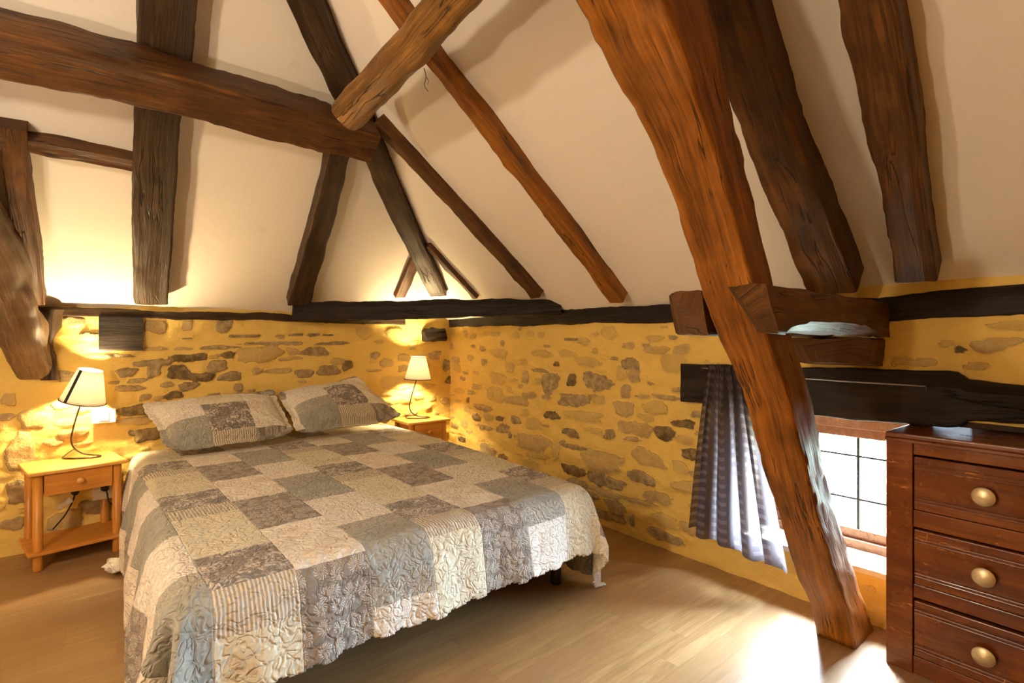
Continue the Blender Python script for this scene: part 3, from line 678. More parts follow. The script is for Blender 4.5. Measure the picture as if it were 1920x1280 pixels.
# clamp beams either side of the post
def block(name, quadn, quadf, mat, label, seed, cat='beam', nlen=26, rough=.008, cham=0):
    """hexahedron between an end quad (4 pts, ccw) and another, subdivided and roughened"""
    q0 = [np.array(p, float) for p in quadn]; q1 = [np.array(p, float) for p in quadf]; verts = []; uvs = []; faces = []
    L = np.linalg.norm(q1[0]-q0[0]); prof = []
    rc = .07
    for (cx, cy, a0) in ((1-rc, rc, -90), (1-rc, 1-rc, 0), (rc, 1-rc, 90), (rc, rc, 180)):
        for k in range(4): a = math.radians(a0+30*k); prof.append((cx+rc*math.cos(a), cy+rc*math.sin(a)))
    dn = []
    for a, b in zip(prof, prof[1:]+prof[:1]):
        dn.append(a)
        if math.hypot(b[0]-a[0], b[1]-a[1]) > .3: dn += [(a[0]+(b[0]-a[0])*q, a[1]+(b[1]-a[1])*q) for q in (.2, .4, .6, .8)]
    prof = dn; m = len(prof)
    for i in range(nlen):
        t = i/(nlen-1); c = [q0[k]*(1-t)+q1[k]*t for k in range(4)]; cen = sum(c)/4
        for j, (u, v) in enumerate(prof):
            p = (c[0]*(1-u)+c[1]*u)*(1-v)+(c[3]*(1-u)+c[2]*u)*v
            if cham and v < .3: p = p+np.array([0, 0, cham*(1-v/.3)*max(0, 1-u*1.05)*max(0, math.sin(math.pi*min(1, max(0, (t-.04)/.85))))**.6])
            d = p-cen; d /= np.linalg.norm(d); r1 = (float(vnoise(t*L*12, j*.45, seed))-.5)*2*rough
            verts.append(p+d*r1); uvs.append((t*L+seed, j*.02+seed*.7))
    for i in range(nlen-1):
        for j in range(m): faces.append((i*m+j, i*m+(j+1) % m, (i+1)*m+(j+1) % m, (i+1)*m+j))
    faces.append(tuple(range(m))); faces.append(tuple(range((nlen-1)*m, nlen*m)))
    o = mesh(name, verts, faces, mat, uv=uvs, smooth=True)
    bm = bmesh.new(); bm.from_mesh(o.data); bmesh.ops.recalc_face_normals(bm, faces=bm.faces[:])
    for e in bm.edges:
        if len(e.link_faces) == 2 and e.calc_face_angle(0) > .9: e.smooth = False
    bm.to_mesh(o.data); bm.free(); return tag(o, label, cat)
yq = lambda x, y, Y_: onP((0, Y_, 0), (0, 1, 0), x, y)
q0 = [yq(1436, 531, .665), yq(1385, 537, .76), yq(1424, 623, .79), yq(1460, 625, .665)]
q0 = [q0[3], q0[2], q0[1], q0[0]]
q1 = [(2.99, .745, 1.39), (2.99, .80, 1.39), (2.99, .80, 1.555), (2.99, .745, 1.555)]
q0[1][1] = q0[2][1] = .795
block('clamp_beam', q0, q1, M['oak_mid'], 'short thick clamp beam in front of the orange post with a split end', 31, cham=.06)
q0 = [(1.80, 1.0, 1.40), (1.80, 1.13, 1.40), (1.745, 1.13, 1.555), (1.745, 1.0, 1.565)]
q1 = [(2.99, 1.0, 1.39), (2.99, 1.13, 1.39), (2.99, 1.13, 1.555), (2.99, 1.0, 1.555)]
block('clamp_beam', q0, q1, M['oak_mid'], 'short clamp beam behind the orange post, its cut end pointing at the bed', 32)
block('pad_block', [(2.80, .77, 1.265), (2.80, 1.12, 1.265), (2.80, 1.12, 1.385), (2.80, .77, 1.385)], [(3.02, .77, 1.25), (3.02, 1.12, 1.25), (3.02, 1.12, 1.385), (3.02, .77, 1.385)], M['oak_mid'],
      'reddish brown timber block between the clamp beam and the window lintel', 33, nlen=8)
timber('lintel_beam', [(2.985, 1.85, 1.105), (2.965, 1.0, 1.112), (2.95, .50, 1.118), (2.95, .47, 1.118), (2.94, .30, 1.118), (2.92, -.9, 1.135)], [.245, .25, .255, .18, .15, .13], .14, (1, 0, 0), M['oak_black'],
       'long blackened lintel beam above the window, behind the curtain wire', seed=34, rough=.006, round_=.06)

# ---------------------------------------------------------------- window
wx = 3.28
win = struct(empty('window_1', (wx, .62, .265)))
def wbox(name, y0, y1, z0, z1, mat, x0=-.02, x1=.04, bev=.004, par=None):
    bm = bmesh.new(); box(bm, x0, x1, y0-.62, y1-.62, z0-.265, z1-.265, bev); return from_bm(name, bm, mat, par or win)
fr = wbox('window_frame', .50, 1.50, .265, .312, M['frame_wood'], -.05, .05)
wbox('window_frame', .50, 1.50, .90, .99, M['frame_wood'], -.045, .05)
wbox('window_frame', 1.40, 1.50, .312, .90, M['frame_wood'], -.04, .05)
wbox('window_sash', .50, 1.40, .312, .362, M['frame_wood'], -.02, .03)
wbox('window_sash', .50, 1.40, .85, .90, M['frame_wood'], -.02, .03)
wbox('window_sash', 1.35, 1.40, .362, .85, M['frame_wood'], -.02, .03)
wbox('window_sash', .50, .56, .362, .85, M['frame_wood'], -.02, .03)
bm = bmesh.new()
for yv in (.757, .957, 1.157): box(bm, -.012, .0, yv-.0065-.62, yv+.0065-.62, .362-.265, .85-.265, .001)
for zv in (.52, .75): box(bm, -.011, -.001, .56-.62, 1.35-.62, zv-.0055-.265, zv+.0055-.265, .001)
from_bm('glazing_bar', bm, M['lead'], win)
wbox('glass', .56, 1.35, .362, .85, M['glass'], .004, .008, 0)
bm = bmesh.new(); box(bm, 2.99, wx-.05, .625, 1.455, ZS-.02, ZS+.012, .006)
wsill = struct(from_bm('window_sill', bm, M['reveal']))
bm = bmesh.new(); bmesh.ops.create_grid(bm, x_segments=60, y_segments=60, size=6)
for v in bm.verts: v.co = Vector((v.co.x+9.6, v.co.y+1, -.15+.05*math.sin(v.co.x*3)+.12*random.Random(int(v.co.x*100)+int(v.co.y*77)).random()))
struct(from_bm('ground', bm, M['ground'], smooth=True))

# ---------------------------------------------------------------- curtain and wire
wa = np.array([2.915, 1.66, 1.205]); wb_ = np.array([2.90, .585, 1.175])
wire = empty('curtain_wire', (2.93, 1.67, 1.2))
def rel(o, p): return Vector(p)-o.location
bm = bmesh.new(); tube(bm, [rel(wire, wa), rel(wire, (wa+wb_)/2-np.array([0, 0, .012])), rel(wire, wb_)], .0035, 6)
from_bm('wire', bm, M['steel'], wire, smooth=True)
for e in (wa, wb_):
    bm = bmesh.new()
    tube(bm, smooth_pts([rel(wire, e+np.array([.05, 0, 0])), rel(wire, e+np.array([.01, 0, 0])), rel(wire, e+np.array([0, 0, .012])), rel(wire, e+np.array([-.012, 0, 0])), rel(wire, e+np.array([0, 0, -.012]))], 5), .0035, 6)
    from_bm('hook', bm, M['black_metal'], wire, smooth=True)
tag(wire, 'thin curtain wire stretched across the black lintel above the window', 'curtain rod')
nu, nv = 230, 60
verts = []; uvs = []
for i in range(nu):
    u = i/(nu-1)
    for j in range(nv):
        v = j/(nv-1)
        yt = 1.60-.20*u; yb_ = 1.73-.56*u
        k = 1-(1-v)**1.5 if v < 1 else 1; k = v**.8
        y_ = yt+(yb_-yt)*k
        zb = .235-.055*min(1, u*1.4)+.02*math.sin(u*25)
        zt = 1.225+.008*math.sin(u*90)
        z_ = zt+(zb-zt)*v
        ph = u*2*math.pi*4.6+1.0*math.sin(u*6)
        amp = .018+.030*min(1, v*2.2)
        x_ = 2.895+amp*math.sin(ph+.5*v)*(.75+.25*math.sin(u*17))+.006*math.sin(ph*2.3+v*3) - .01
        gather = math.exp(-((v-.035)/.02)**2); x_ += gather*.008*math.sin(u*160)
        y_ += .014*math.cos(ph)*min(1, v*2)
        if v < .02: x_ += .01*math.sin(u*140)
        verts.append((x_, y_, z_)); uvs.append((u*1.1, v*1.0))
faces = [(i*nv+j, (i+1)*nv+j, (i+1)*nv+j+1, i*nv+j+1) for i in range(nu-1) for j in range(nv-1)]
cur = mesh('curtain', verts, faces, M['curtain'], uv=uvs, smooth=True)
tag(cur, 'short sheer mauve checked curtain gathered on the wire beside the window', 'curtain')

# ---------------------------------------------------------------- bed
bed = empty('bed', (1.30, 3.25, 0))
tag(bed, 'double bed on a dark base with black legs under the patchwork bedspread', 'bed')
def skew(v): return Vector((v.x+.03*(v.y), v.y, v.z))
bm = bmesh.new(); box(bm, -.93, .95, -1.20, 1.30, .30, .555, .05, 4)
for v in bm.verts: v.co = skew(v.co)
from_bm('mattress', bm, M['mattress'], bed, True)
bm = bmesh.new(); box(bm, -.92, .94, -1.19, 1.29, .20, .305, .012, 2)
for v in bm.verts: v.co = skew(v.co)
from_bm('bed_base', bm, M['dark_base'], bed)
for lx, ly in ((.85, -1.13), (-.82, -1.13), (.93, 1.2), (-.78, 1.2)):
    bm = bmesh.new(); lathe(bm, [(.026, 0), (.03, .01), (.03, .205)], 20, Matrix.Translation((lx, ly, 0)))
    lg = from_bm('leg', bm, M['black_metal'], bed, True)
    if (lx, ly) == (.85, -1.13):
        bm = bmesh.new(); 
        pts = [(math.cos(a)*.0312+lx, math.sin(a)*.0312+ly) for a in np.linspace(-2.5, -1.5, 6)]
        for (x0, y0), (x1, y1) in zip(pts, pts[1:]):
            vs_ = [bm.verts.new(c) for c in ((x0, y0, .13), (x1, y1, .13), (x1, y1, .18), (x0, y0, .18))]; bm.faces.new(vs_)
        st = from_bm('label_sticker', bm, M['green_label'], lg); st['label'] = 'green sticker on the leg'

# bedspread
TOPZ = .575
def X0(y): return .345+.06*(y-2)
def X1(y): return 2.165+.065*(y-2)
Y0 = 2.005; YH_ = 4.56
da = .0072
av = np.arange(-.26, 2.90, da); bv = np.arange(1.585, YH_, da)
AA, BB = np.meshgrid(av, bv, indexing='ij')
ysafe = np.maximum(BB, Y0)
x0 = X0(ysafe); x1 = X1(ysafe)
# limit the cloth to its scalloped outline
LS, LF = .575, .375
scal = lambda q: .014*np.abs(np.sin(np.pi*q/.115))
dx = np.where(AA < x0, AA-x0, np.where(AA > x1, AA-x1, 0.)); dy = np.where(BB < Y0, BB-Y0, 0.)
limx = LS+scal(BB); limy = LF+scal(AA)
corner_r = .12
sx = np.clip(np.abs(dx)/limx, 0, None); sy = np.clip(np.abs(dy)/limy, 0, None)
inside = (np.abs(dx) <= limx) & (np.abs(dy) <= limy)
ex = np.abs(dx)-(limx-corner_r); ey = np.abs(dy)-(limy-corner_r)
inside &= ~((ex > 0) & (ey > 0) & (np.hypot(ex, ey) > corner_r))
r = np.hypot(dx, dy); rs = np.maximum(r, 1e-6); ux = dx/rs; uy = dy/rs
RR = .085
ang = np.minimum(r/RR, math.pi/2); hor = RR*np.sin(ang); dwn = RR*(1-np.cos(ang))+np.maximum(r-RR*math.pi/2, 0)
th_ = np.arctan2(np.abs(dy), np.abs(dx)+1e-9)          # 0 side .. pi/2 foot
q = np.where(dx < 0, -BB*1.0, 0)+np.where(dx > 0, BB+7.7, 0)
sidefold = .020*np.sin(BB*2*math.pi/.62+1.2)+.012*np.sin(BB*2*math.pi/.27+.3)
footfold = .016*np.sin(AA*2*math.pi/.57+.9)+.009*np.sin(AA*2*math.pi/.23)
cw = np.sin(2*th_)**2*(np.abs(dx) > 0)*(np.abs(dy) > 0)
wfoot = np.sin(th_)**2; k = np.clip((r-.06)/.30, 0, 1)
fold = k*(sidefold*(1-wfoot)+footfold*wfoot)*(1-cw) + k*cw*(np.where(dx < 0, .085, .05)*np.sin(th_*7.5-.6)+.03)
flare = .05*k
hor = hor+fold+flare
ZZ = TOPZ-dwn
under = np.maximum(.012-ZZ, 0); ZZ = np.where(ZZ < .012, .012+.01*vnoise(AA*20, BB*20, 5), ZZ); hor = hor+under*.9
bx = np.clip(AA, x0, x1); by = np.maximum(BB, Y0)
PX = bx+ux*hor; PY = by+uy*hor
# long soft wrinkles and puffy relief
topk = np.clip(1-r/.05, 0, 1)
relief = .010*(fbm(AA*3.2, BB*3.2, 51, 3)-.5) + .006*(fbm(AA*11, BB*11, 52, 3)-.5)
pf = np.abs(fbm(AA*26+2*vnoise(AA*9, BB*9, 3), BB*26+2*vnoise(AA*9, BB*9, 4), 61, 2)-.375); pf = np.clip(pf/.06, 0, 1)
relief = relief+.0035*pf
crown = .018*np.sin(np.clip((BB-Y0)/2.5, 0, 1)*math.pi)
ZZ = ZZ+(relief+crown)*np.cos(ang); PX = PX+ux*relief*np.sin(ang); PY = PY+uy*relief*np.sin(ang)
# a tent-like ridge and pleat at the left foot corner
ns, nz_ = AA.shape; idx = np.arange(ns*nz_).reshape(ns, nz_)
f = np.stack([idx[:-1, :-1], idx[1:, :-1], idx[1:, 1:], idx[:-1, 1:]], -1)
keep = inside[:-1, :-1] & inside[1:, 1:] & inside[1:, :-1] & inside[:-1, 1:]
f = f[keep].reshape(-1, 4); used = np.unique(f); remap = -np.ones(ns*nz_, int); remap[used] = np.arange(len(used))
V = np.stack([PX, PY, ZZ], -1).reshape(-1, 3)[used]; UVs = np.stack([AA, BB], -1).reshape(-1, 2)[used]
spread = mesh('bedspread', V, remap[f], M['quilt'], uv=UVs, smooth=True)
md = spread.modifiers.new('thickness', 'SOLIDIFY'); md.thickness = .009; md.offset = -1
tag(spread, 'grey beige patchwork quilted bedspread hanging over the sides of the bed', 'bedspread')
# folded hem lying on the floor by the nightstand
bm = bmesh.new(); bmesh.ops.create_uvsphere(bm, u_segments=32, v_segments=16, radius=1)
for v in bm.verts:
    c = v.co.copy(); s_ = 1+.12*math.sin(c.x*9)+.08*math.sin(c.y*11+c.z*5)
    v.co = Vector((c.x*.13*s_, c.y*.10*s_, .042+c.z*.036*(1+.3*math.sin(c.x*7))))+Vector((.34, 3.92, 0))
hf = from_bm('hem_fold', bm, M['quilt'], spread, True)
l = hf.data.uv_layers.new(name='UVMap')
for lp in hf.data.loops: co = hf.data.vertices[lp.vertex_index].co; l.data[lp.index].uv = (co.x+co.z, co.y+1.0)

# pillows
def pillow(c4, uvc, label, seed, bul=.11, wr_=.5):
    n1, n2 = 130, 90; BL, BR, TR, TL = [np.array(c, float) for c in c4]
    U, V_ = np.meshgrid(np.linspace(-1, 1, n1), np.linspace(-1, 1, n2), indexing='ij')
    wU = np.linalg.norm(BR-BL)/2; wV = np.linalg.norm(TL-BL)/2
    nrm = np.cross(BR-BL, TL-BL); nrm /= np.linalg.norm(nrm)
    tot = []
    for sgn in (1, -1):
        ui, vi = U/.90, V_/.87                       # the flange is the rim outside the seam
        core = np.clip(1-np.abs(ui)**2.4, 0, 1)**.55*np.clip(1-np.abs(vi)**2.4, 0, 1)**.55
        h = bul*core*sgn*(1 if sgn > 0 else .7)
        h = h+sgn*.010*(fbm(U*3.5, V_*3, seed, 4)-.5)*core**.3*2+.004*sgn
        h = h+.020*np.sin(U*5+seed)*np.clip(np.abs(V_)-.75, 0, 1)*2 + .016*np.sin(V_*6+seed)*np.clip(np.abs(U)-.8, 0, 1)*3
        sc_u = 1-.05*np.abs(V_)**3*0+ .018*np.abs(np.sin(V_*math.pi*4))*np.clip((np.abs(U)-.85)/.15, 0, 1)
        sc_v = 1+.030*np.abs(np.sin(U*math.pi*6))*np.clip((np.abs(V_)-.85)/.15, 0, 1)
        pin = 1-.10*(np.cos(V_*math.pi/2))*np.abs(U)**3*.55; pin2 = 1-.12*np.cos(U*math.pi/2)*np.abs(V_)**3*.55
        kk = (np.abs(U)**9+np.abs(V_)**9+1e-12)**(1/9)/np.maximum(np.maximum(np.abs(U), np.abs(V_)), 1e-3)
        sc_u = sc_u/kk; sc_v = sc_v/kk
        a = (U*sc_u*pin+1)/2; b = (V_*sc_v*pin2+1)/2
        P = (BL*(1-a)[..., None]+BR*a[..., None])*(1-b)[..., None]+(TL*(1-a)[..., None]+TR*a[..., None])*b[..., None]
        sag = -.018*np.cos(U*2.2)*(V_ < 0)*V_**2
        P = P+nrm*h[..., None]+np.array([0, 0, 1])*sag[..., None]
        tot.append(P.reshape(-1, 3))
    idx = np.arange(n1*n2).reshape(n1, n2); f = np.stack([idx[:-1, :-1], idx[1:, :-1], idx[1:, 1:], idx[:-1, 1:]], -1).reshape(-1, 4)
    N_ = n1*n2; fs = [*map(tuple, f), *[tuple(x[::-1]) for x in f+N_]]
    ring = [*idx[:, 0], *idx[-1, 1:], *idx[-2::-1, -1], *idx[0, -2:0:-1]]
    for a, b in zip(ring, ring[1:]+ring[:1]): fs.append((b, a, a+N_, b+N_))
    uvv = np.stack([uvc[0]+U*.40, uvc[1]+V_*.30], -1).reshape(-1, 2); uvv = np.concatenate([uvv, uvv])
    o = mesh('pillow', np.concatenate(tot), fs, M['quilt'], uv=uvv, smooth=True)
    bm = bmesh.new(); bm.from_mesh(o.data); bmesh.ops.recalc_face_normals(bm, faces=bm.faces[:]); bm.to_mesh(o.data); bm.free()
    return tag(o, label, 'pillow', 'quilted pillows at the head of the bed')
pillow([(.56, 4.08, .64), (1.39, 4.10, .655), (1.35, 4.51, .96), (.45, 4.49, .93)], (.52, 2.17), 'quilted patchwork pillow on the left, nearer the wide-shaded lamp', 71)
pillow([(1.38, 4.07, .66), (2.33, 4.14, .68), (2.06, 4.52, 1.03), (1.36, 4.50, .94)], (.50+.27*6-.03, 2.34), 'quilted patchwork pillow on the right, its upper corner raised against the wall', 72)

# ---------------------------------------------------------------- nightstands
def nightstand(loc, rz, label, W=.487, Dp=.40, H=.59):
    t = empty('nightstand', loc, rz); tag(t, label, 'nightstand', 'pine nightstands beside the bed')
    # local: x 0..W along the front, y 0..Dp back, z up
    bm = bmesh.new(); box(bm, 0, W, 0, Dp, H-.022, H, .007, 3); o = from_bm('tabletop', bm, M['pine_top'], t)
    lx = (.05, W-.05); ly = (.045, Dp-.04)
    for x in lx:
        for y in ly:
            bm = bmesh.new(); lathe(bm, [(.021, 0), (.0245, .006), (.0245, .08), (.0245, H-.022)], 24, Matrix.Translation((x, y, 0)))
            lg = from_bm('leg', bm, M['pine_leg'], t, True)
    bm = bmesh.new(); box(bm, 0, W-.0, .0, Dp-.01, .095, .117, .006, 2); from_bm('shelf', bm, M['pine'], t)
    bm = bmesh.new()
    box(bm, .058, .07, .05, Dp-.04, .44, H-.022, .002); box(bm, W-.07, W-.058, .05, Dp-.04, .44, H-.022, .002); box(bm, .07, W-.07, Dp-.055, Dp-.04, .44, H-.022, .002)
    box(bm, .075, W-.075, .05, Dp-.06, .45, .458, 0)
    from_bm('apron', bm, M['pine'], t)
    bm = bmesh.new(); box(bm, .077, W-.077, .026, .046, .436, H-.027, .004, 2); d = from_bm('drawer', bm, M['pine'], t)
    bm = bmesh.new(); lathe(bm, [(.009, 0), (.008, .008), (.016, .014), (.019, .022), (.015, .028), (.004, .030)], 20, Matrix.Translation((W/2, .026, .503)) @ Matrix.Rotation(math.pi/2, 4, 'X'))
    from_bm('knob', bm, M['pine_top'], d, True)
    return t
nl = onZ(52, 889, .59); nlr = onZ(243, 861, .59)
rzl = math.atan2(nlr[1]-nl[1], nlr[0]-nl[0])
ns1 = nightstand((nl[0], nl[1], 0), rzl, 'pine nightstand left of the bed with an empty lower shelf in view')
nr = onZ(766, 793, .61); nrr = onZ(845, 784, .61); rzr = math.atan2(nrr[1]-nr[1], nrr[0]-nr[0])
ns2 = nightstand((nr[0], nr[1], 0), rzr, 'pine nightstand in the corner beyond the bed, mostly hidden by the bedspread', W=float(np.hypot(*(nrr-nr)[:2])), Dp=.36, H=.61)

# ---------------------------------------------------------------- bedside lamps
def bed_lamp(base, heading, tilt, label, strap=True, sc=1.):
    t = empty('bedside_lamp', base, heading); tag(t, label, 'lamp', 'bedside lamps on the nightstands')
    # wire stand: flat loop on the table, then the stem curves up
    pts = [(-.10, -.025, .009), (-.07, -.055, .007), (0, -.065, .007), (.08, -.045, .007), (.125, -.01, .007), (.11, .022, .008), (.05, .03, .010), (-.005, .025, .020), (-.05, .01, .055), (-.066, .0, .11), (-.055, 0, .18), (-.03, 0, .27), (-.005, 0, .345), (.012, 0, .41)]
    bm = bmesh.new(); tube(bm, smooth_pts(pts, 7), .0055, 8); stand = from_bm('stand', bm, M['bronze_metal'], t, True)
    bm = bmesh.new(); tube(bm, [Vector((-.05, .01, .055)), Vector((-.075, -.005, .035)), Vector((-.10, -.02, .008))], .003, 6); from_bm('prop_wire', bm, M['bronze_metal'], stand, True)
    # shade, tilted
    R_ = Matrix.Translation((.012, 0, .37)) @ Matrix.Rotation(tilt, 4, 'Y')
    n = 48; r0, r1, h = .125, .068, .215
    bm = bmesh.new()
    outer = [[bm.verts.new(R_ @ Vector(((r0+(r1-r0)*k/10)*math.cos(2*math.pi*i/n), (r0+(r1-r0)*k/10)*math.sin(2*math.pi*i/n), h*k/10))) for i in range(n)] for k in range(11)]
    for a, b in zip(outer, outer[1:]):
        for i in range(n): bm.faces.new((a[i], a[(i+1) % n], b[(i+1) % n], b[i]))
    sh = from_bm('lamp_shade', bm, M['shade'], t, True); 
    md = sh.modifiers.new('thickness', 'SOLIDIFY'); md.thickness = .0015
    for rr, z, w in ((r0+.001, 0, .0035), (r1+.001, h, .0018)):
        bm = bmesh.new(); ring = [R_ @ Vector((rr*math.cos(2*math.pi*i/n), rr*math.sin(2*math.pi*i/n), z)) for i in range(n+1)]
        tube(bm, ring, w, 6); tr = from_bm('trim_band', bm, M['trim_black'], sh, True)
    if strap:
        bm = bmesh.new(); a0 = math.radians(strap); pv = []
        for k in range(11):
            rr = r0+(r1-r0)*k/10+.0015
            pv.append([bm.verts.new(R_ @ Vector((rr*math.cos(a0+d), rr*math.sin(a0+d), h*k/10))) for d in (-.085*r0/rr, .085*r0/rr)])
        for a, b in zip(pv, pv[1:]): bm.faces.new((a[0], a[1], b[1], b[0]))
        sp = from_bm('seam_strip', bm, M['trim_black'], sh)
        md = sp.modifiers.new('thickness', 'SOLIDIFY'); md.thickness = .001
    bm = bmesh.new(); lathe(bm, [(.014, .02), (.014, .07)], 16, R_); soc = from_bm('bulb_socket', bm, M['bronze_metal'], t, True)
    bm = bmesh.new(); lathe(bm, [(.010, .07), (.014, .09), (.026, .125), (.028, .145), (.020, .165), (.004, .173)], 20, R_); bl = from_bm('bulb', bm, M['bulb'], soc, True)
    return t
headc = -math.atan2(FV[0], FV[1])          # local x = picture right
b1 = onZ(152, 857, .59); b2 = onZ(781, 783.5, .61)
bed_lamp((b1[0]-.0, b1[1]-.0, .59), headc, math.radians(14), 'left bedside lamp with a tilted pale shade and a dark seam strip', -98)
bed_lamp((b2[0], b2[1], .61), headc, math.radians(2), 'right bedside lamp with an upright shade, standing in the corner', 0)

# ---------------------------------------------------------------- switch plate, socket, cords
p = onK(195, 779, .03)
bm = bmesh.new(); box(bm, -.066, .066, -.012, .012, -.05, .05, .004, 2); sw = from_bm('switch_plate', bm, M['white_plastic'])
sw.location = p; tag(sw, 'white light switch plate on the stone wall beside the left lamp', 'light switch')
bm = bmesh.new(); box(bm, -.028, .028, -.016, -.010, -.034, .034, .003, 2); from_bm('rocker', bm, M['white_plastic'], sw)
p = onK(196, 921, .04)
bm = bmesh.new(); box(bm, -.065, .065, -.012, .02, -.05, .05, .004, 2); so = from_bm('wall_socket', bm, M['cream_plastic'])
so.location = p; tag(so, 'pale wall socket behind the left nightstand', 'socket')
bm = bmesh.new(); lathe(bm, [(.026, 0), (.026, .004), (.012, .005)], 20, Matrix.Translation((0, -.012, 0)) @ Matrix.Rotation(math.pi/2, 4, 'X')); from_bm('socket_face', bm, M['cream_plastic'], so)
yv = nl[1]+.33
def ck(x, y, Y_=yv): return Vector(onP((0, Y_, 0), (0, 1, 0), x, y))
cord = empty('lamp_cord', tuple(ck(100, 992, 4.5)))
tag(cord, 'black lamp cord with a pale inline switch hanging behind the left nightstand', 'cord')
pts = [ck(141, 921, 4.56), ck(138, 935, 4.5), ck(131, 950, 4.48), ck(120, 968, 4.46), ck(108, 982, 4.48), ck(99, 992, 4.5)]
bm = bmesh.new(); tube(bm, [q-cord.location for q in smooth_pts(pts, 5)], .0045, 6); from_bm('cable', bm, M['black_metal'], cord, True)
bm = bmesh.new(); c0 = ck(121, 944, 4.46)-cord.location; Rm = Matrix.Translation(c0) @ Matrix.Rotation(math.radians(-32), 4, 'Y')
box(bm, -.045, .045, -.014, .014, -.02, .02, .012, 3, Rm); o = from_bm('inline_switch', bm, M['white_plastic'], cord, True); o['label'] = 'pale inline switch'
bm = bmesh.new(); lathe(bm, [(.012, -.02), (.022, -.008), (.022, .012), (.01, .022)], 16, Matrix.Translation(ck(141, 922, 4.55)-cord.location)); from_bm('plug', bm, M['black_metal'], cord, True)
cord2 = empty('lamp_cord', tuple(ck(205, 935, 4.5)))
tag(cord2, 'black plug and cord curling behind the right leg of the left nightstand', 'cord')
pts = [ck(198, 916, 4.56), ck(201, 925, 4.52), ck(203, 938, 4.5), ck(208, 944, 4.5), ck(216, 946, 4.5), ck(224, 950, 4.5)]
bm = bmesh.new(); tube(bm, [q-cord2.location for q in smooth_pts(pts, 5)], .0045, 6); from_bm('cable', bm, M['black_metal'], cord2, True)
bm = bmesh.new(); lathe(bm, [(.010, -.02), (.024, -.008), (.024, .012), (.01, .02)], 16, Matrix.Translation(ck(197, 915, 4.54)-cord2.location)); from_bm('plug', bm, M['black_metal'], cord2, True)

# ---------------------------------------------------------------- dresser
dc = onZ(1661, 1241, 0); dr = empty('dresser', (dc[0], dc[1], 0), math.atan2(-1., -.06))
tag(dr, 'scratched red-brown wooden chest of drawers with round brass knobs beside the window', 'dresser')
DW, DD, DH = 1.22, .70, .99                # local x along the front, y: out of the room is +y
# local frame: x -> along front to the right, y -> +90deg of it; the wall side is +y
bm = bmesh.new()
box(bm, 0, .095, 0, .03, 0, .965, .003, 2)                     # stiles
box(bm, DW-.095, DW, 0, .03, 0, .965, .003, 2)
box(bm, 0, .02, .03, DD, 0, .965, .002); box(bm, DW-.02, DW, .03, DD, 0, .965, .002); box(bm, .02, DW-.02, DD-.015, DD, .03, .965, .002)
box(bm, .095, DW-.095, .006, .03, .0, .072, .002)
for z0, z1 in ((.314, .37), (.606, .676), (.905, .965)): box(bm, .095, DW-.095, .008, .03, z0, z1, .003)
box(bm, .02, DW-.02, .03, DD-.02, .05, .065, .002)
from_bm('carcass', bm, M['mahogany'], dr)
bm = bmesh.new(); box(bm, -.002, DW+.002, -.006, DD+.0, .965, DH, .008, 3); box(bm, -.004, DW+.004, -.006, DD-.01, .952, .966, .003)
from_bm('top_board', bm, M['mahogany_top'], dr)
def frustum(bm, x0, x1, z0, z1, ya, ins, yb2):
    a = [bm.verts.new((x, ya, z)) for x, z in ((x0, z0), (x1, z0), (x1, z1), (x0, z1))]
    b = [bm.verts.new((x, yb2, z)) for x, z in ((x0+ins, z0+ins), (x1-ins, z0+ins), (x1-ins, z1-ins), (x0+ins, z1-ins))]
    for i in range(4): bm.faces.new((a[i], a[(i+1) % 4], b[(i+1) % 4], b[i]))
    bm.faces.new(b); bm.faces.new(a[::-1])
for z0, z1, kz in ((.682, .899, .79), (.376, .600, .487), (.078, .306, .188)):
    bm = bmesh.new(); box(bm, .101, DW-.101, -.004, .024, z0, z1, .004, 2)
    h = z1-z0
    for zz in (z0+.028, z1-.052): 
        box(bm, .103, DW-.103, -.011, .0, zz, zz+.008, .003, 2); box(bm, .103, DW-.103, -.008, .0, zz+.012, zz+.019, .003, 2); box(bm, .103, DW-.103, -.010, .0, zz+.023, zz+.027, .0015, 1)
    d = from_bm('drawer', bm, M['mahogany'], dr)
    for kx in (.325, DW-.325):
        bm = bmesh.new(); lathe(bm, [(.011, 0), (.010, .018), (.024, .020), (.035, .022), (.0365, .025), (.034, .028), (.018, .034), (.001, .037)], 32, Matrix.Translation((kx, -.004, kz)) @ Matrix.Rotation(math.pi/2, 4, 'X'))
        kk = from_bm('knob', bm, M['brass'], d, True)
        for pz in kk.data.polygons: pz.use_smooth = True
bm = bmesh.new()

# ---------------------------------------------------------------- small things
# cobweb strand under the golden beam
bm = bmesh.new(); c0 = Vector(onR(797, 128, .42))
tube(bm, smooth_pts([onR(795, 128, .40), onR(799, 145, .42), onR(796, 160, .42), onR(803, 172, .42)], 5), .0016, 5)
tube(bm, smooth_pts([onR(799, 145, .42), onR(803, 150, .42), onR(802, 158, .42)], 5), .0012, 5)
cw_ = from_bm('cobweb_strand', bm, M['oak_dark'], None, True); tag(cw_, 'thin dark strand dangling beside the golden-brown beam', 'strand')
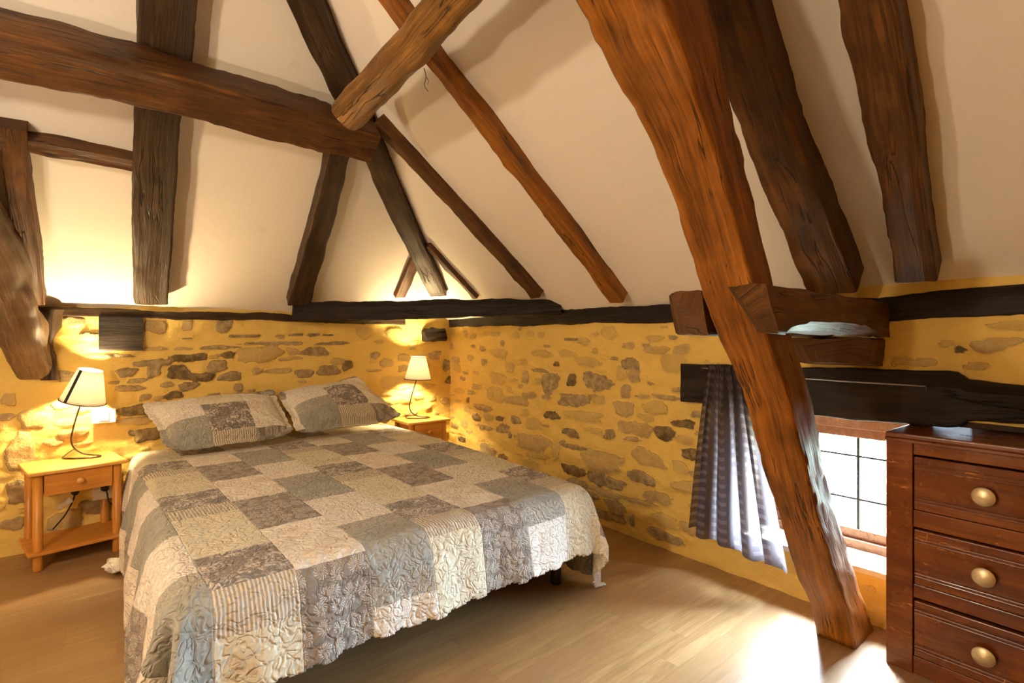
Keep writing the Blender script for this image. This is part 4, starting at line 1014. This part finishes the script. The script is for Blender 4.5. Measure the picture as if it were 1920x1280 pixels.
# added pendant fitting, unseen; its light is inferred from the roof shadows
pl = empty('added_pendant_lamp', (ROOM_LAMP_POS[0], ROOM_LAMP_POS[1], ROOM_LAMP_POS[2]+.08))
tag(pl, 'added bare bulb pendant lamp hanging from the left roof slope outside the view', 'lamp')
top = ZE+K1*(ROOM_LAMP_POS[0]-(2*XR-3.02))-ROOM_LAMP_POS[2]-.08
bm = bmesh.new(); tube(bm, [Vector((0, 0, .05)), Vector((0, 0, top))], .004, 6); from_bm('cable', bm, M['black_metal'], pl, True)
bm = bmesh.new(); lathe(bm, [(.02, .0), (.02, .05), (.008, .06)], 16); from_bm('bulb_socket', bm, M['black_metal'], pl, True)

# (bulb itself is the point light above)
fl = empty('added_floor_lamp', (ADDED_FLOOR_LAMP_POS[0], ADDED_FLOOR_LAMP_POS[1], 0))  # added fitting outside the view, made to carry the lower light
tag(fl, 'added black floor lamp with a bare bulb and light-blocking dish left of the bed, outside the view', 'lamp')
bm = bmesh.new(); lathe(bm, [(.13, 0), (.13, .012), (.03, .02), (.01, .03)], 28); from_bm('base', bm, M['black_metal'], fl)
bm = bmesh.new(); lathe(bm, [(.009, .02), (.009, ADDED_FLOOR_LAMP_POS[2]-.13)], 12); from_bm('pole', bm, M['black_metal'], fl)
bm = bmesh.new(); lathe(bm, [(.02, ADDED_FLOOR_LAMP_POS[2]-.14), (.02, ADDED_FLOOR_LAMP_POS[2]-.09)], 16); from_bm('bulb_socket', bm, M['black_metal'], fl)
bm = bmesh.new(); z_ = ADDED_FLOOR_LAMP_POS[2]-.085; lathe(bm, [(.02, z_-.012), (.13, z_+.024), (.135, z_+.034), (.125, z_+.030), (.02, z_)], 32); from_bm('light_blocking_dish', bm, M['black_metal'], fl, True)  # added dish blocks the bulb's downward light so the floor stays darker

# ---------------------------------------------------------------- survey units to metres
for me in bpy.data.meshes: me.transform(Matrix.Scale(S, 4))
for ob in scene.objects:
    ob.location = ob.location*S
    for md in ob.modifiers:
        if md.type == 'SOLIDIFY': md.thickness *= S
for d in bpy.data.lights:
    if d.type == 'POINT': d.shadow_soft_size *= S
    if d.type == 'AREA': d.size *= S; d.size_y *= S
